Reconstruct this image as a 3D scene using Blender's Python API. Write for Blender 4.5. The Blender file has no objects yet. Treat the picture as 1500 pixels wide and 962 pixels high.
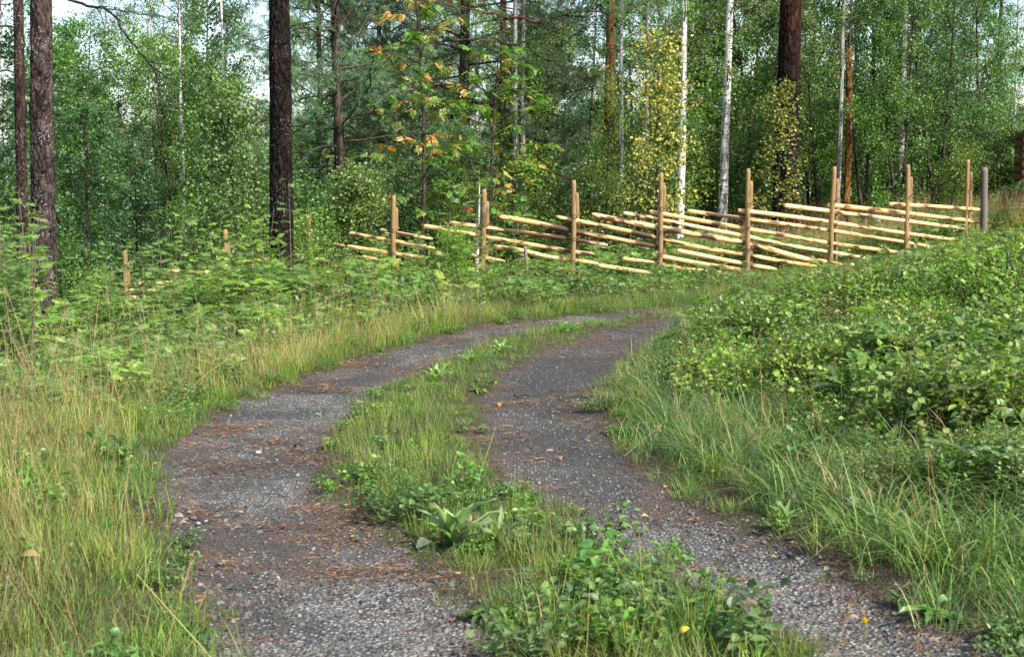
import bpy, math, random
import numpy as np
from mathutils import Vector

# ------------------------------------------------------------------ camera, light, exposure
S = bpy.context.scene
COL = S.collection
F_PX, CX, CY = 2083.0, 750.0, 481.0
CAM_H, PITCH = 1.35, math.atan(220.0 / 2083.0)
cam_d = bpy.data.cameras.new("camera")
cam = bpy.data.objects.new("camera", cam_d)
COL.objects.link(cam)
cam.location = (0, 0, CAM_H)
cam.rotation_euler = (math.pi / 2 - PITCH, 0, 0)
cam_d.sensor_width = 36.0
cam_d.lens = 36.0 * F_PX / 1500.0
cam_d.clip_start, cam_d.clip_end = 0.1, 3000.0
cam_d.dof.use_dof = True
cam_d.dof.focus_distance = 13.0
cam_d.dof.aperture_fstop = 10
S.camera = cam

SUN_EL, SUN_AZ = math.radians(43), math.radians(136)      # azimuth clockwise from +Y (view direction)
w = bpy.data.worlds.new("World")
S.world = w
w.use_nodes = True
wn = w.node_tree
wn.nodes.clear()
sky = wn.nodes.new("ShaderNodeTexSky")
sky.sky_type = 'NISHITA'
sky.sun_disc = False
sky.sun_elevation = SUN_EL
sky.sun_rotation = SUN_AZ
sky.dust_density = 2.0
sky.air_density = 1.0
bgn = wn.nodes.new("ShaderNodeBackground")
bgn.inputs[1].default_value = 0.15
wo = wn.nodes.new("ShaderNodeOutputWorld")
wn.links.new(sky.outputs[0], bgn.inputs[0])
wn.links.new(bgn.outputs[0], wo.inputs[0])
sun_d = bpy.data.lights.new("sun", 'SUN')
sun_d.energy = 5.0
sun_d.angle = math.radians(0.6)
sun_d.color = (1.0, 0.95, 0.86)
sun = bpy.data.objects.new("sun", sun_d)
COL.objects.link(sun)
to_sun = Vector((math.sin(SUN_AZ) * math.cos(SUN_EL), math.cos(SUN_AZ) * math.cos(SUN_EL), math.sin(SUN_EL)))
sun.rotation_euler = to_sun.to_track_quat('Z', 'Y').to_euler()
S.view_settings.view_transform = 'Standard'
S.view_settings.look = 'None'
S.view_settings.exposure = 1.06
S.view_settings.gamma = 1.0
S.render.engine = 'CYCLES'
S.cycles.max_bounces = 7
S.cycles.diffuse_bounces = 3
S.cycles.glossy_bounces = 2
S.cycles.transmission_bounces = 4
S.cycles.use_denoising = True

# ------------------------------------------------------------------ numeric helpers
def nrm(a):
    return a / np.maximum(np.linalg.norm(a, axis=-1, keepdims=True), 1e-9)

def _hash(ix, iy, seed):
    n = (ix.astype(np.int64) * 374761393 + iy.astype(np.int64) * 668265263 + seed * 1442695041) & 0x7fffffff
    n = ((n ^ (n >> 13)) * 1274126177) & 0x7fffffff
    return ((n ^ (n >> 16)) & 0xffff) / 65535.0

def vnoise(x, y, seed=0):
    ix, iy = np.floor(x), np.floor(y)
    fx, fy = x - ix, y - iy
    fx, fy = fx * fx * (3 - 2 * fx), fy * fy * (3 - 2 * fy)
    a, b = _hash(ix, iy, seed), _hash(ix + 1, iy, seed)
    c, d = _hash(ix, iy + 1, seed), _hash(ix + 1, iy + 1, seed)
    return (a * (1 - fx) + b * fx) * (1 - fy) + (c * (1 - fx) + d * fx) * fy

def fbm(x, y, seed=0, o=4):
    s, a, t = 0, 1.0, 0
    for i in range(o):
        s = s + a * vnoise(x * 2 ** i, y * 2 ** i, seed + i * 17)
        t += a
        a *= 0.5
    return s / t

def worley(u, v, period, seed):
    """F1, F2 and a random value of the nearest cell; u wraps with an integer period."""
    iu, iv = np.floor(u), np.floor(v)
    f1 = np.full(u.shape, 9.0); f2 = f1.copy(); cid = np.zeros(u.shape)
    for du in (-1, 0, 1):
        for dv in (-1, 0, 1):
            cu, cv = iu + du, iv + dv
            w_ = np.mod(cu, period)
            px, py = cu + _hash(w_, cv, seed), cv + _hash(w_, cv, seed + 5)
            d = np.hypot(u - px, v - py)
            r = _hash(w_, cv, seed + 9)
            near = d < f1
            f2 = np.where(near, f1, np.minimum(f2, d))
            cid = np.where(near, r, cid)
            f1 = np.where(near, d, f1)
    return f1, f2, cid

def sstep(a, b, x):
    t = np.clip((x - a) / (b - a), 0, 1)
    return t * t * (3 - 2 * t)

# ------------------------------------------------------------------ mesh builder
class G:
    def __init__(s):
        s.V, s.F, s.C, s.n = [], [], [], 0
    def add(s, V, Fs, C, mi=0):
        V = np.asarray(V, float).reshape(-1, 3)
        C = np.broadcast_to(np.asarray(C, float), (len(V), 3))
        s.V.append(V); s.C.append(C)
        for Fa in Fs:
            Fa = np.asarray(Fa, np.int64)
            if len(Fa):
                s.F.append((Fa + s.n, mi))
        s.n += len(V)
        return s
    def mesh(s, name, mats, smooth=False):
        me = bpy.data.meshes.new(name)
        V = np.concatenate(s.V).astype(np.float32); C = np.concatenate(s.C).astype(np.float32)
        me.vertices.add(len(V))
        me.vertices.foreach_set('co', V.ravel())
        loops, starts, mis, o = [], [], [], 0
        for Fa, mi in s.F:
            k = Fa.shape[1]
            loops.append(Fa.ravel())
            starts.append(o + np.arange(len(Fa)) * k)
            mis.append(np.full(len(Fa), mi))
            o += Fa.size
        me.loops.add(o)
        me.loops.foreach_set('vertex_index', np.concatenate(loops).astype(np.int32))
        st = np.concatenate(starts).astype(np.int32)
        me.polygons.add(len(st))
        me.polygons.foreach_set('loop_start', st)
        if not isinstance(mats, (list, tuple)):
            mats = [mats]
        for m in mats:
            me.materials.append(m)
        if len(mats) > 1:
            me.polygons.foreach_set('material_index', np.concatenate(mis).astype(np.int32))
        me.polygons.foreach_set('use_smooth', np.full(len(st), smooth))
        me.update(calc_edges=True)
        a = me.color_attributes.new('Col', 'FLOAT_COLOR', 'POINT')
        a.data.foreach_set('color', np.hstack([C, np.ones((len(C), 1), np.float32)]).astype(np.float32).ravel())
        return me

def tube(P, R, n=6, cap=True):
    P = np.asarray(P, float); m = len(P)
    R = np.broadcast_to(np.asarray(R, float), (m,))
    T = nrm(np.gradient(P, axis=0))
    ref = np.array([0.0, 0, 1]) if abs(T[m // 2][2]) < 0.8 else np.array([0.0, 1.0, 0])
    A = nrm(np.cross(T, ref)); B = np.cross(T, A)
    th = np.arange(n) * 2 * math.pi / n
    V = P[:, None] + R[:, None, None] * (np.cos(th)[None, :, None] * A[:, None] + np.sin(th)[None, :, None] * B[:, None])
    i = np.arange(m - 1)[:, None] * n; j = np.arange(n)[None]; k = (j + 1) % n
    Q = np.stack([i + j, i + k, i + n + k, i + n + j], -1).reshape(-1, 4)
    V = V.reshape(-1, 3)
    Fs = [Q]
    if cap:
        V = np.vstack([V, P[:1], P[-1:]])
        a, b = m * n, m * n + 1
        j = np.arange(n); k = (j + 1) % n
        Fs.append(np.vstack([np.stack([np.full(n, a), k, j], -1), np.stack([np.full(n, b), (m - 1) * n + j, (m - 1) * n + k], -1)]))
    return V, Fs

def kites(P, D, N, L, W, fold=0.15):
    """diamond leaves, two triangles each"""
    D = nrm(D); Sd = nrm(np.cross(D, N)); N = np.cross(Sd, D)
    L = np.broadcast_to(L, (len(P),))[:, None]; W = np.broadcast_to(W, (len(P),))[:, None]
    mid = P + D * L * 0.42 + N * W * fold
    V = np.stack([P, mid + Sd * W / 2, P + D * L, mid - Sd * W / 2], 1).reshape(-1, 3)
    b = np.arange(len(P))[:, None] * 4
    return V, [np.vstack([b + [0, 1, 2], b + [0, 2, 3]])]

def ovals(P, D, N, L, W, fold=0.15, droop=0.12):
    """fuller leaves: base, two pairs, tip"""
    D = nrm(D); Sd = nrm(np.cross(D, N)); N = np.cross(Sd, D)
    L = np.broadcast_to(L, (len(P),))[:, None]; W = np.broadcast_to(W, (len(P),))[:, None]
    m1 = P + D * L * 0.28; m2 = P + D * L * 0.68 - N * L * droop * 0.4
    t = P + D * L - N * L * droop
    up = N * W * fold
    V = np.stack([P, m1, m1 + Sd * W * .5 + up, m1 - Sd * W * .5 + up, m2, m2 + Sd * W * .42 + up, m2 - Sd * W * .42 + up, t], 1).reshape(-1, 3)
    b = np.arange(len(P))[:, None] * 8
    tri = np.vstack([b + [0, 2, 1], b + [0, 1, 3], b + [4, 5, 7], b + [4, 7, 6]])
    q = np.vstack([b + [1, 2, 5, 4], b + [3, 1, 4, 6]])
    return V, [tri, q]

def blades(P, az, th0, kap, L, W, seg=3):
    n = len(P)
    h = np.stack([np.cos(az), np.sin(az), np.zeros(n)], -1)
    sd = np.stack([-np.sin(az), np.cos(az), np.zeros(n)], -1)
    z = np.array([0, 0, 1.0])
    prof = {3: [1, .9, .6], 4: [.7, 1, .85, .5]}[seg]
    rows, p = [], P.copy()
    for j in range(seg + 1):
        if j:
            th = th0 + kap * (j - 0.5) / seg
            p = p + (L / seg)[:, None] * (np.sin(th)[:, None] * h + np.cos(th)[:, None] * z)
        if j < seg:
            wv = (W * prof[j] / 2)[:, None] * sd
            rows += [p - wv, p + wv]
        else:
            rows.append(p)
    k = seg * 2 + 1
    V = np.stack(rows, 1).reshape(-1, 3)
    b = np.arange(n)[:, None] * k
    q = np.vstack([b + [2 * j, 2 * j + 1, 2 * j + 3, 2 * j + 2] for j in range(seg - 1)])
    t = b + [2 * seg - 2, 2 * seg - 1, 2 * seg]
    return V, [q, t], k

def rep(C, k):
    return np.repeat(np.asarray(C), k, axis=0)

def mixcol(rng, n, cols, wts=None, jit=0.18):
    cols = np.asarray(cols, float)
    i = rng.choice(len(cols), n, p=None if wts is None else np.asarray(wts) / np.sum(wts))
    return np.clip(cols[i] * (1 + rng.normal(0, jit, (n, 1))) * (1 + rng.normal(0, jit * .35, (n, 3))), 0.004, 0.9)

# ------------------------------------------------------------------ objects
def tag(o, label=None, cat=None, group=None, kind=None):
    for k, v in (('label', label), ('category', cat), ('group', group), ('kind', kind)):
        if v:
            o[k] = v
    return o

def obj(name, me, parent=None, loc=None, rz=0.0, sc=None):
    o = bpy.data.objects.new(name, me)
    COL.objects.link(o)
    if parent is not None:
        o.parent = parent
    if loc is not None:
        o.location = loc
    if rz:
        o.rotation_euler = (0, 0, rz)
    if sc is not None:
        o.scale = (sc, sc, sc) if np.isscalar(sc) else sc
    return o

def thing(name, label, cat, loc=(0, 0, 0), group=None, rz=0.0, sc=None):
    return tag(obj(name, None, None, loc, rz, sc), label, cat, group)

def dup(root, loc, rz=0.0, sc=None, label=None, group=None):
    r = root.copy()
    COL.objects.link(r)
    r.location = loc
    r.rotation_euler = (0, 0, rz)
    if sc is not None:
        r.scale = (sc, sc, sc) if np.isscalar(sc) else sc
    if label: r['label'] = label
    if group: r['group'] = group
    for ch in root.children:
        c = ch.copy()
        COL.objects.link(c)
        c.parent = r
    return r

# ------------------------------------------------------------------ materials
class M:
    def __init__(s, name):
        s.m = bpy.data.materials.new(name); s.m.use_nodes = True
        s.t = s.m.node_tree; s.t.nodes.clear()
        s.out = s.n('OutputMaterial')
    def n(s, typ, **kw):
        nd = s.t.nodes.new('ShaderNode' + typ)
        for k, v in kw.items():
            setattr(nd, k, v)
        return nd
    def l(s, a, b):
        s.t.links.new(a, b)
    def put(s, sock, v):
        if isinstance(v, bpy.types.NodeSocket): s.l(v, sock)
        elif isinstance(v, (tuple, list)) and len(v) == 3 and sock.type == 'RGBA': sock.default_value = (*v, 1)
        else: sock.default_value = v
    def math(s, op, a, b=0.0, c=0.0):
        nd = s.n('Math', operation=op)
        s.put(nd.inputs[0], a); s.put(nd.inputs[1], b); s.put(nd.inputs[2], c)
        return nd.outputs[0]
    def mix(s, f, a, b, mode='MIX'):
        nd = s.n('Mix', data_type='RGBA', blend_type=mode)
        s.put(nd.inputs[0], f); s.put(nd.inputs[6], a); s.put(nd.inputs[7], b)
        return nd.outputs[2]
    def attr(s, name='Col'):
        return s.n('Attribute', attribute_name=name).outputs[0]
    def pos(s, scale=(1, 1, 1), obj_space=True):
        tc = s.n('TexCoord'); mp = s.n('Mapping')
        s.l(tc.outputs['Object'], mp.inputs[0]); mp.inputs[3].default_value = scale
        return mp.outputs[0]
    def noise(s, vec, scale, detail=4.0, rough=0.55, lo=0.0, hi=1.0):
        nd = s.n('TexNoise'); s.l(vec, nd.inputs['Vector'])
        nd.inputs['Scale'].default_value = scale; nd.inputs['Detail'].default_value = detail; nd.inputs['Roughness'].default_value = rough
        if (lo, hi) == (0.0, 1.0): return nd.outputs[0]
        mr = s.n('MapRange'); s.l(nd.outputs[0], mr.inputs[0])
        mr.inputs[1].default_value = lo; mr.inputs[2].default_value = hi
        return mr.outputs[0]
    def rng(s, v, lo, hi, a=0.0, b=1.0):
        mr = s.n('MapRange'); s.put(mr.inputs[0], v)
        for i, x in zip((1, 2, 3, 4), (lo, hi, a, b)): mr.inputs[i].default_value = x
        return mr.outputs[0]
    def vor(s, vec, scale, feature='F1'):
        nd = s.n('TexVoronoi', feature=feature); s.l(vec, nd.inputs['Vector']); nd.inputs['Scale'].default_value = scale
        return nd
    def bump(s, h, dist, strength=1.0, normal=None):
        nd = s.n('Bump'); s.put(nd.inputs['Height'], h)
        nd.inputs['Distance'].default_value = dist; nd.inputs['Strength'].default_value = strength
        if normal is not None: s.l(normal, nd.inputs['Normal'])
        return nd.outputs[0]
    def bsdf(s, col, rough=0.8, spec=0.3, normal=None):
        p = s.n('BsdfPrincipled')
        s.put(p.inputs['Base Color'], col); s.put(p.inputs['Roughness'], rough); p.inputs['Specular IOR Level'].default_value = spec
        if normal is not None: s.l(normal, p.inputs['Normal'])
        return p.outputs[0]
    def done(s, sh):
        s.l(sh, s.out.inputs[0])
        return s.m

def leaf_mat(name, trans=0.35, rough=0.5, spec=0.35, hue=0.025, val=0.35, tint=(1.25, 1.3, 0.55), tone=(1.0, 1.0, 1.03)):
    m = M(name)
    oi = m.n('ObjectInfo')
    hsv = m.n('HueSaturation')
    r2 = m.math('FRACT', m.math('MULTIPLY', oi.outputs['Random'], 7.31))
    m.put(hsv.inputs['Hue'], m.rng(oi.outputs['Random'], 0, 1, 0.5 - hue, 0.5 + hue))
    m.put(hsv.inputs['Saturation'], m.rng(r2, 0, 1, 0.90, 1.14))
    m.put(hsv.inputs['Value'], m.rng(r2, 0, 1, 1 - val, 1 + val))
    m.l(m.mix(1.0, m.attr(), tone, 'MULTIPLY'), hsv.inputs['Color'])
    c = hsv.outputs[0]
    d = m.bsdf(c, rough, spec)
    t = m.n('BsdfTranslucent')
    m.l(m.mix(1.0, c, tint, 'MULTIPLY'), t.inputs[0])
    mx = m.n('MixShader'); mx.inputs[0].default_value = trans
    m.l(d, mx.inputs[1]); m.l(t.outputs[0], mx.inputs[2])
    return m.done(mx.outputs[0])

MAT = {}
MAT['leaf'] = leaf_mat('broad_leaf', 0.42, 0.42, 0.5, 0.014, 0.3)
MAT['leaf_soft'] = leaf_mat('sapling_leaf', 0.42, 0.45, 0.45, 0.014, 0.25)
MAT['needle'] = leaf_mat('pine_needle', 0.2, 0.55, 0.3, 0.02, 0.3)
MAT['grass'] = leaf_mat('grass_blade', 0.35, 0.55, 0.25, 0.03, 0.3)
MAT['dry'] = leaf_mat('dry_litter', 0.1, 0.8, 0.15, 0.015, 0.45, (1, 0.9, 0.7), (1, 1, 1))

def bark_mat(name, dark, light, lichen, lich_amt=0.55, rough=0.75, scl=1.0, red=None, red_lo=0, red_hi=1):
    m = M(name)
    p = m.pos((1, 1, 0.45)); p1 = m.pos()
    n1 = m.noise(p, 14 * scl, 6, 0.65)
    n2 = m.noise(p1, 60 * scl, 4, 0.6)
    v = m.vor(p, 38 * scl)
    a = m.attr()
    c = m.mix(m.rng(n1, 0.35, 0.68), dark, light)
    if red is not None:
        z = m.n('SeparateXYZ'); m.l(p1, z.inputs[0])
        zz = m.math('ADD', z.outputs[2], m.math('MULTIPLY', n1, 1.6))
        c = m.mix(m.rng(zz, red_lo, red_hi), c, m.mix(n2, red, tuple(x * 1.5 for x in red)))
    c = m.mix(1.0, c, a, 'MULTIPLY')
    lm = m.math('MULTIPLY', m.rng(m.noise(p1, 45 * scl, 3, 0.7), lich_amt, lich_amt + 0.08), m.rng(m.noise(p1, 3.5, 3), 0.4, 0.6))
    c = m.mix(lm, c, lichen)
    h = m.math('ADD', m.math('MULTIPLY', n2, 0.5), m.math('MULTIPLY', v.outputs['Distance'], 0.8))
    return m.done(m.bsdf(c, 0.9, 0.08, m.bump(h, 0.016)))

MAT['bark_pine'] = bark_mat('pine_bark', (0.005, 0.0036, 0.0032), (0.020, 0.013, 0.011), (0.26, 0.25, 0.23), 0.60)  # near-black bark with light lichen flecks
MAT['bark_grey'] = bark_mat('grey_pine_bark', (0.012, 0.008, 0.007), (0.085, 0.060, 0.054), (0.25, 0.235, 0.22), 0.56)
MAT['bark_red'] = bark_mat('red_pine_bark', (0.006, 0.004, 0.0035), (0.018, 0.0105, 0.0085), (0.2, 0.19, 0.17), 0.68, red=(0.05, 0.017, 0.010), red_lo=3.8, red_hi=6.8)
MAT['bark_rust'] = bark_mat('rust_pine_bark', (0.016, 0.010, 0.008), (0.07, 0.035, 0.023), (0.28, 0.27, 0.24), 0.60, red=(0.13, 0.048, 0.022), red_lo=2.6, red_hi=4.8)
MAT['bark_warm'] = bark_mat('warm_pine_bark', (0.014, 0.009, 0.0075), (0.062, 0.036, 0.029), (0.30, 0.29, 0.26), 0.57)
MAT['bark_dull'] = bark_mat('brown_bark', (0.022, 0.018, 0.015), (0.085, 0.066, 0.055), (0.27, 0.28, 0.25), 0.6)

def birch_mat(name, white=(0.74, 0.71, 0.67), dark=(0.05, 0.042, 0.04), base=1.3):
    m = M(name)
    p = m.pos((1, 1, 1)); ps = m.pos((1, 1, 4.5))
    n = m.noise(ps, 7, 5, 0.6)
    c = m.mix(m.rng(n, 0.57, 0.63), white, dark)
    n3 = m.noise(m.pos((1, 1, 0.6)), 9, 4, 0.6)
    z = m.n('SeparateXYZ'); m.l(p, z.inputs[0])
    thr = m.rng(z.outputs[2], 0.0, base, -0.22, 0.0)
    c = m.mix(m.rng(m.math('ADD', n3, m.math('MULTIPLY', thr, -1)), 0.60, 0.66), c, dark)
    c = m.mix(m.rng(m.noise(p, 2.2, 3), 0.4, 0.75, 0, 0.5), c, (0.42, 0.38, 0.35))
    c = m.mix(1.0, c, m.attr(), 'MULTIPLY')
    return m.done(m.bsdf(c, 0.6, 0.3, m.bump(n, 0.01)))
MAT['birch'] = birch_mat('birch_bark')
MAT['birch_grey'] = birch_mat('grey_birch_bark', (0.24, 0.225, 0.215), (0.06, 0.05, 0.05))

def wood_mat(name):
    m = M(name)
    p = m.pos((1, 1, 1)); a = m.attr()
    n = m.noise(p, 30, 4, 0.6); n2 = m.noise(p, 130, 3, 0.6)
    c = m.mix(1.0, a, m.mix(n, (0.78, 0.74, 0.7), (1.12, 1.1, 1.08)), 'MULTIPLY')
    c = m.mix(m.rng(n2, 0.62, 0.7, 0, 0.5), c, (0.12, 0.07, 0.04))
    return m.done(m.bsdf(c, 0.65, 0.3, m.bump(n2, 0.004)))
MAT['wood'] = wood_mat('peeled_wood')

def ground_mat():
    m = M('forest_soil')
    p = m.pos()
    n1 = m.noise(p, 1.3, 5); n2 = m.noise(p, 22, 5, 0.7); n3 = m.noise(p, 140, 3, 0.7)
    c = m.mix(m.rng(n2, 0.35, 0.65), (0.03, 0.022, 0.014), (0.085, 0.062, 0.035))
    c = m.mix(m.math('MULTIPLY', m.rng(n1, 0.4, 0.6), m.rng(n3, 0.4, 0.6)), c, (0.05, 0.075, 0.02))
    return m.done(m.bsdf(c, 0.95, 0.1, m.bump(m.math('ADD', n2, m.math('MULTIPLY', n3, 0.5)), 0.03)))
MAT['soil'] = ground_mat()

def gravel_mat():
    """Col: r = how stony and pale, g = needle litter, b = closeness to the grassy edge"""
    m = M('track_gravel')
    p = m.pos()
    sp = m.n('SeparateColor'); m.l(m.attr(), sp.inputs[0])
    pale, lit, edge = sp.outputs[0], sp.outputs[1], sp.outputs[2]
    v1 = m.vor(p, 62); v2 = m.vor(p, 130)
    s1 = m.n('SeparateColor'); m.l(v1.outputs['Color'], s1.inputs[0])
    s2 = m.n('SeparateColor'); m.l(v2.outputs['Color'], s2.inputs[0])
    n1 = m.noise(p, 9, 5, 0.65)
    base = m.mix(n1, (0.012, 0.012, 0.0113), (0.036, 0.0355, 0.033))
    g2 = m.mix(m.rng(s2.outputs[0], 0, 1), (0.012, 0.012, 0.011), (0.088, 0.0865, 0.080))
    base = m.mix(0.6, base, g2)
    base = m.mix(m.math('MULTIPLY', pale, m.rng(n1, 0.3, 0.65)), base, m.mix(s2.outputs[1], (0.07, 0.069, 0.064), (0.21, 0.206, 0.192)))
    st = m.math('GREATER_THAN', s1.outputs[0], m.rng(pale, 0, 1, 0.955, 0.16))
    stc = m.mix(s1.outputs[1], (0.13, 0.128, 0.119), (0.33, 0.322, 0.30))
    stone_shape = m.math('LESS_THAN', v1.outputs['Distance'], 0.42)
    c = m.mix(m.math('MULTIPLY', st, stone_shape), base, stc)
    n2 = m.noise(m.pos((1, 1.8, 1)), 6, 6, 0.72)
    lm = m.math('MULTIPLY', m.rng(m.math('ADD', n2, m.math('MULTIPLY', lit, 0.26)), 0.68, 0.82), m.rng(m.noise(p, 70, 3, 0.7), 0.3, 0.55))
    c = m.mix(lm, c, m.mix(s2.outputs[1], (0.040, 0.025, 0.018), (0.13, 0.078, 0.052)))
    e1 = m.noise(p, 1.3, 5); e2 = m.noise(p, 22, 5, 0.7); e3 = m.noise(p, 140, 3, 0.7)
    soil = m.mix(m.rng(e2, 0.35, 0.65), (0.026, 0.019, 0.013), (0.075, 0.052, 0.032))
    soil = m.mix(m.math('MULTIPLY', m.rng(e1, 0.4, 0.6), m.rng(e3, 0.4, 0.6)), soil, (0.045, 0.066, 0.02))
    blend = m.rng(m.math('ADD', edge, m.math('MULTIPLY', m.math('SUBTRACT', m.noise(p, 16, 5, 0.7), 0.5), 1.5)), 0.3, 0.7)
    c = m.mix(blend, c, soil)
    h = m.math('ADD', m.math('MULTIPLY', m.math('SUBTRACT', 1.0, v1.outputs['Distance']), m.math('ADD', 0.4, st)), m.math('MULTIPLY', v2.outputs['Distance'], -0.5))
    return m.done(m.bsdf(c, m.rng(n1, 0.3, 0.7, 0.75, 0.95), 0.2, m.bump(h, 0.011)))
MAT['gravel'] = gravel_mat()

def plain(name, rough=0.8, spec=0.3, bump=0.0, scale=40):
    m = M(name)
    n = m.noise(m.pos(), scale, 4, 0.65)
    c = m.mix(1.0, m.attr(), m.mix(n, (0.72, 0.72, 0.72), (1.25, 1.25, 1.25)), 'MULTIPLY')
    return m.done(m.bsdf(c, rough, spec, m.bump(n, bump) if bump else None))
MAT['stone'] = plain('pebble_stone', 0.8, 0.3, 0.004, 90)
MAT['log'] = plain('stained_log', 0.75, 0.3, 0.01, 25)
MAT['stem'] = plain('plant_stem', 0.7, 0.3)
MAT['petal'] = leaf_mat('petal', 0.3, 0.6, 0.2, 0.0, 0.1, (1, 1, .6), (1, 1, 1))

# ------------------------------------------------------------------ terrain
CP = np.array([
 (-1.5,2,0),(0.5,2,0),(0.6,4,0),(-.6,5,0),(-1.6,7.5,0),(0.3,8,0),(-1.2,10,0),(0,11,0),(.8,13,0),(2.2,15,0),(3,16.2,0),(5,17.3,.02),(9,19,.10),(14,21,.3),
 (2.2,4.5,.10),(3.5,4.5,.32),(1.9,7,.12),(3.2,7,.36),(5.5,8,.60),(1.5,9.5,.10),(2.6,9.5,.32),(4,9.5,.50),(1.8,12,.08),(3,12.2,.26),(5,12,.58),(3.2,14.4,.14),(5,14.5,.46),(7,14,.72),(10,12,.95),(10,6,.8),(14,16,.95),(8,17,.36),
 (2,18.3,.0),(0,18.3,-.1),(-1.5,16,-.06),(-2,13,-.05),
 (3.4,20.2,.0),(4.7,20.8,.06),(6.2,22,.2),(7.8,23.4,.36),(.9,20.3,-.2),(-.4,20.5,-.32),(-1.7,20.6,-.45),(-4.2,20.7,-.95),(-5.6,20.6,-1.15),(-8,21,-1.5),
 (-3,5,.05),(-3,9,-.07),(-4,12.5,-.38),(-5.4,16.4,-.62),(-3.2,19,-.5),(-8,8,-.3),(-9,14,-.8),(-14,18,-1.2),(-14,5,0),
 (0,26,-.75),(0,32,-1.2),(-6,30,-2.0),(-14,34,-2.6),(5,26,.05),(6,31,.30),(12,30,.55),(10,24,.5),(16,26,.8),(16,36,.7),(8,42,.2),(0,44,-1.3),(-10,46,-2.4),(18,46,.9),(-20,30,-2.3),(-20,46,-2.6),(20,8,1.2),(-20,2,0),(20,2,1.2),(0,-4,0),(-12,-4,0),(12,-4,.6)])

def _U(r2):
    return np.where(r2 < 1e-9, 0, r2 * np.log(r2 + 1e-12))
def _tps(P):
    n = len(P)
    K = _U(((P[:, None, :2] - P[None, :, :2]) ** 2).sum(-1)) + np.eye(n) * 0.6
    Q = np.hstack([np.ones((n, 1)), P[:, :2]])
    A = np.zeros((n + 3, n + 3)); A[:n, :n] = K; A[:n, n:] = Q; A[n:, :n] = Q.T
    return np.linalg.solve(A, np.concatenate([P[:, 2], np.zeros(3)]))
TW = _tps(CP)
def hbase(x, y):
    x = np.asarray(x, float); y = np.asarray(y, float); shp = x.shape
    xc = np.clip(x, -20, 20).ravel(); yc = np.clip(y, -4, 46).ravel()
    out = np.empty(len(xc))
    for a in range(0, len(xc), 20000):
        s = slice(a, a + 20000)
        r2 = (xc[s, None] - CP[None, :, 0]) ** 2 + (yc[s, None] - CP[None, :, 1]) ** 2
        out[s] = _U(r2) @ TW[:-3] + TW[-3] + TW[-2] * xc[s] + TW[-1] * yc[s]
    return out.reshape(shp)
def h(x, y):
    x = np.asarray(x, float); y = np.asarray(y, float)
    return hbase(x, y) + 0.05 * (fbm(x * 1.1, y * 1.1, 3, 3) - .5) + 0.34 * sstep(.12, .4, hbase(x, y)) * sstep(1.2, 2.2, x) * (fbm(x * .95 + 7, y * .75, 13, 2) - .47) + 0.018 * (vnoise(x * 7, y * 7, 8) - .5)

SP, CPT = math.sin(PITCH), math.cos(PITCH)
def ray(px, py):
    u, v = (px - CX) / F_PX, (CY - py) / F_PX
    return np.array([u, CPT + v * SP, -SP + v * CPT])
def at(px, py, Y):
    d = ray(px, py); t = Y / d[1]
    return np.array([d[0] * t, Y, CAM_H + d[2] * t])
def gp(px, py, lift=0.0):
    """where the sight line through a photo pixel meets the terrain (lift metres above it)"""
    d = ray(px, py); t = np.linspace(2, 60, 3000)
    zz = CAM_H + d[2] * t - hbase(d[0] * t, d[1] * t) - lift
    i = int(np.argmax(zz < 0))
    if zz[i] >= 0: i = len(t) - 1
    x, y = d[0] * t[i], d[1] * t[i]
    return np.array([x, y, float(h(x, y))])
def gx(px, Y):
    u = (px - CX) / F_PX
    z = float(h(u * Y, Y)); x = u * (Y * CPT + (CAM_H - z) * SP)
    return np.array([x, Y, float(h(x, Y))])

def edge(pts, extra):
    w = [(at(px, py, 1.0)) for px, py in pts]
    out = []
    for (px, py) in pts:
        d = ray(px, py); t = -CAM_H / d[2]
        out.append((d[0] * t, d[1] * t))
    out = np.array(out + extra)
    s = np.concatenate([[0], np.cumsum(np.hypot(*np.diff(out, axis=0).T))])
    q = np.arange(0, s[-1], 0.08)
    x, y = np.interp(q, s, out[:, 0]), np.interp(q, s, out[:, 1])
    k = np.hanning(13); k /= k.sum()
    xs = np.convolve(np.pad(x, 6, 'edge'), k, 'valid'); ys = np.convolve(np.pad(y, 6, 'edge'), k, 'valid')
    xs = xs + 0.13 * (fbm(q * 1.6, q * 0 + out[0, 0] * 3, 5, 3) - .5)
    return np.stack([xs, ys], -1)
LL = edge([(345,1060),(320,960),(290,880),(215,765),(225,680),(250,635),(330,588),(450,545),(560,510),(700,475),(820,461),(930,451)], [(2.6,16.3),(4.6,17.6),(8.5,19.4),(16,22.5)])
LR = edge([(800,1060),(720,960),(690,880),(600,800),(515,755),(470,710),(468,670),(505,610),(595,552),(685,512),(795,481),(885,466)], [(1.9,14.6),(3.2,15.7),(5.2,16.8),(9,18.5),(16.3,21.6)])
RL = edge([(1330,1060),(1200,960),(1040,870),(860,770),(760,710),(700,660),(690,605),(725,550),(800,510),(880,482),(965,465)], [(2.4,14.2),(3.7,15.2),(5.5,16.2),(9.2,17.8),(16.5,21)])
RR = edge([(1720,1060),(1460,960),(1380,925),(1220,838),(1100,770),(1000,720),(920,660),(882,610),(882,570),(930,530),(970,502),(1012,476)], [(2.9,13.5),(4.3,14.4),(6,15.3),(9.6,17),(16.8,20)])

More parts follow.
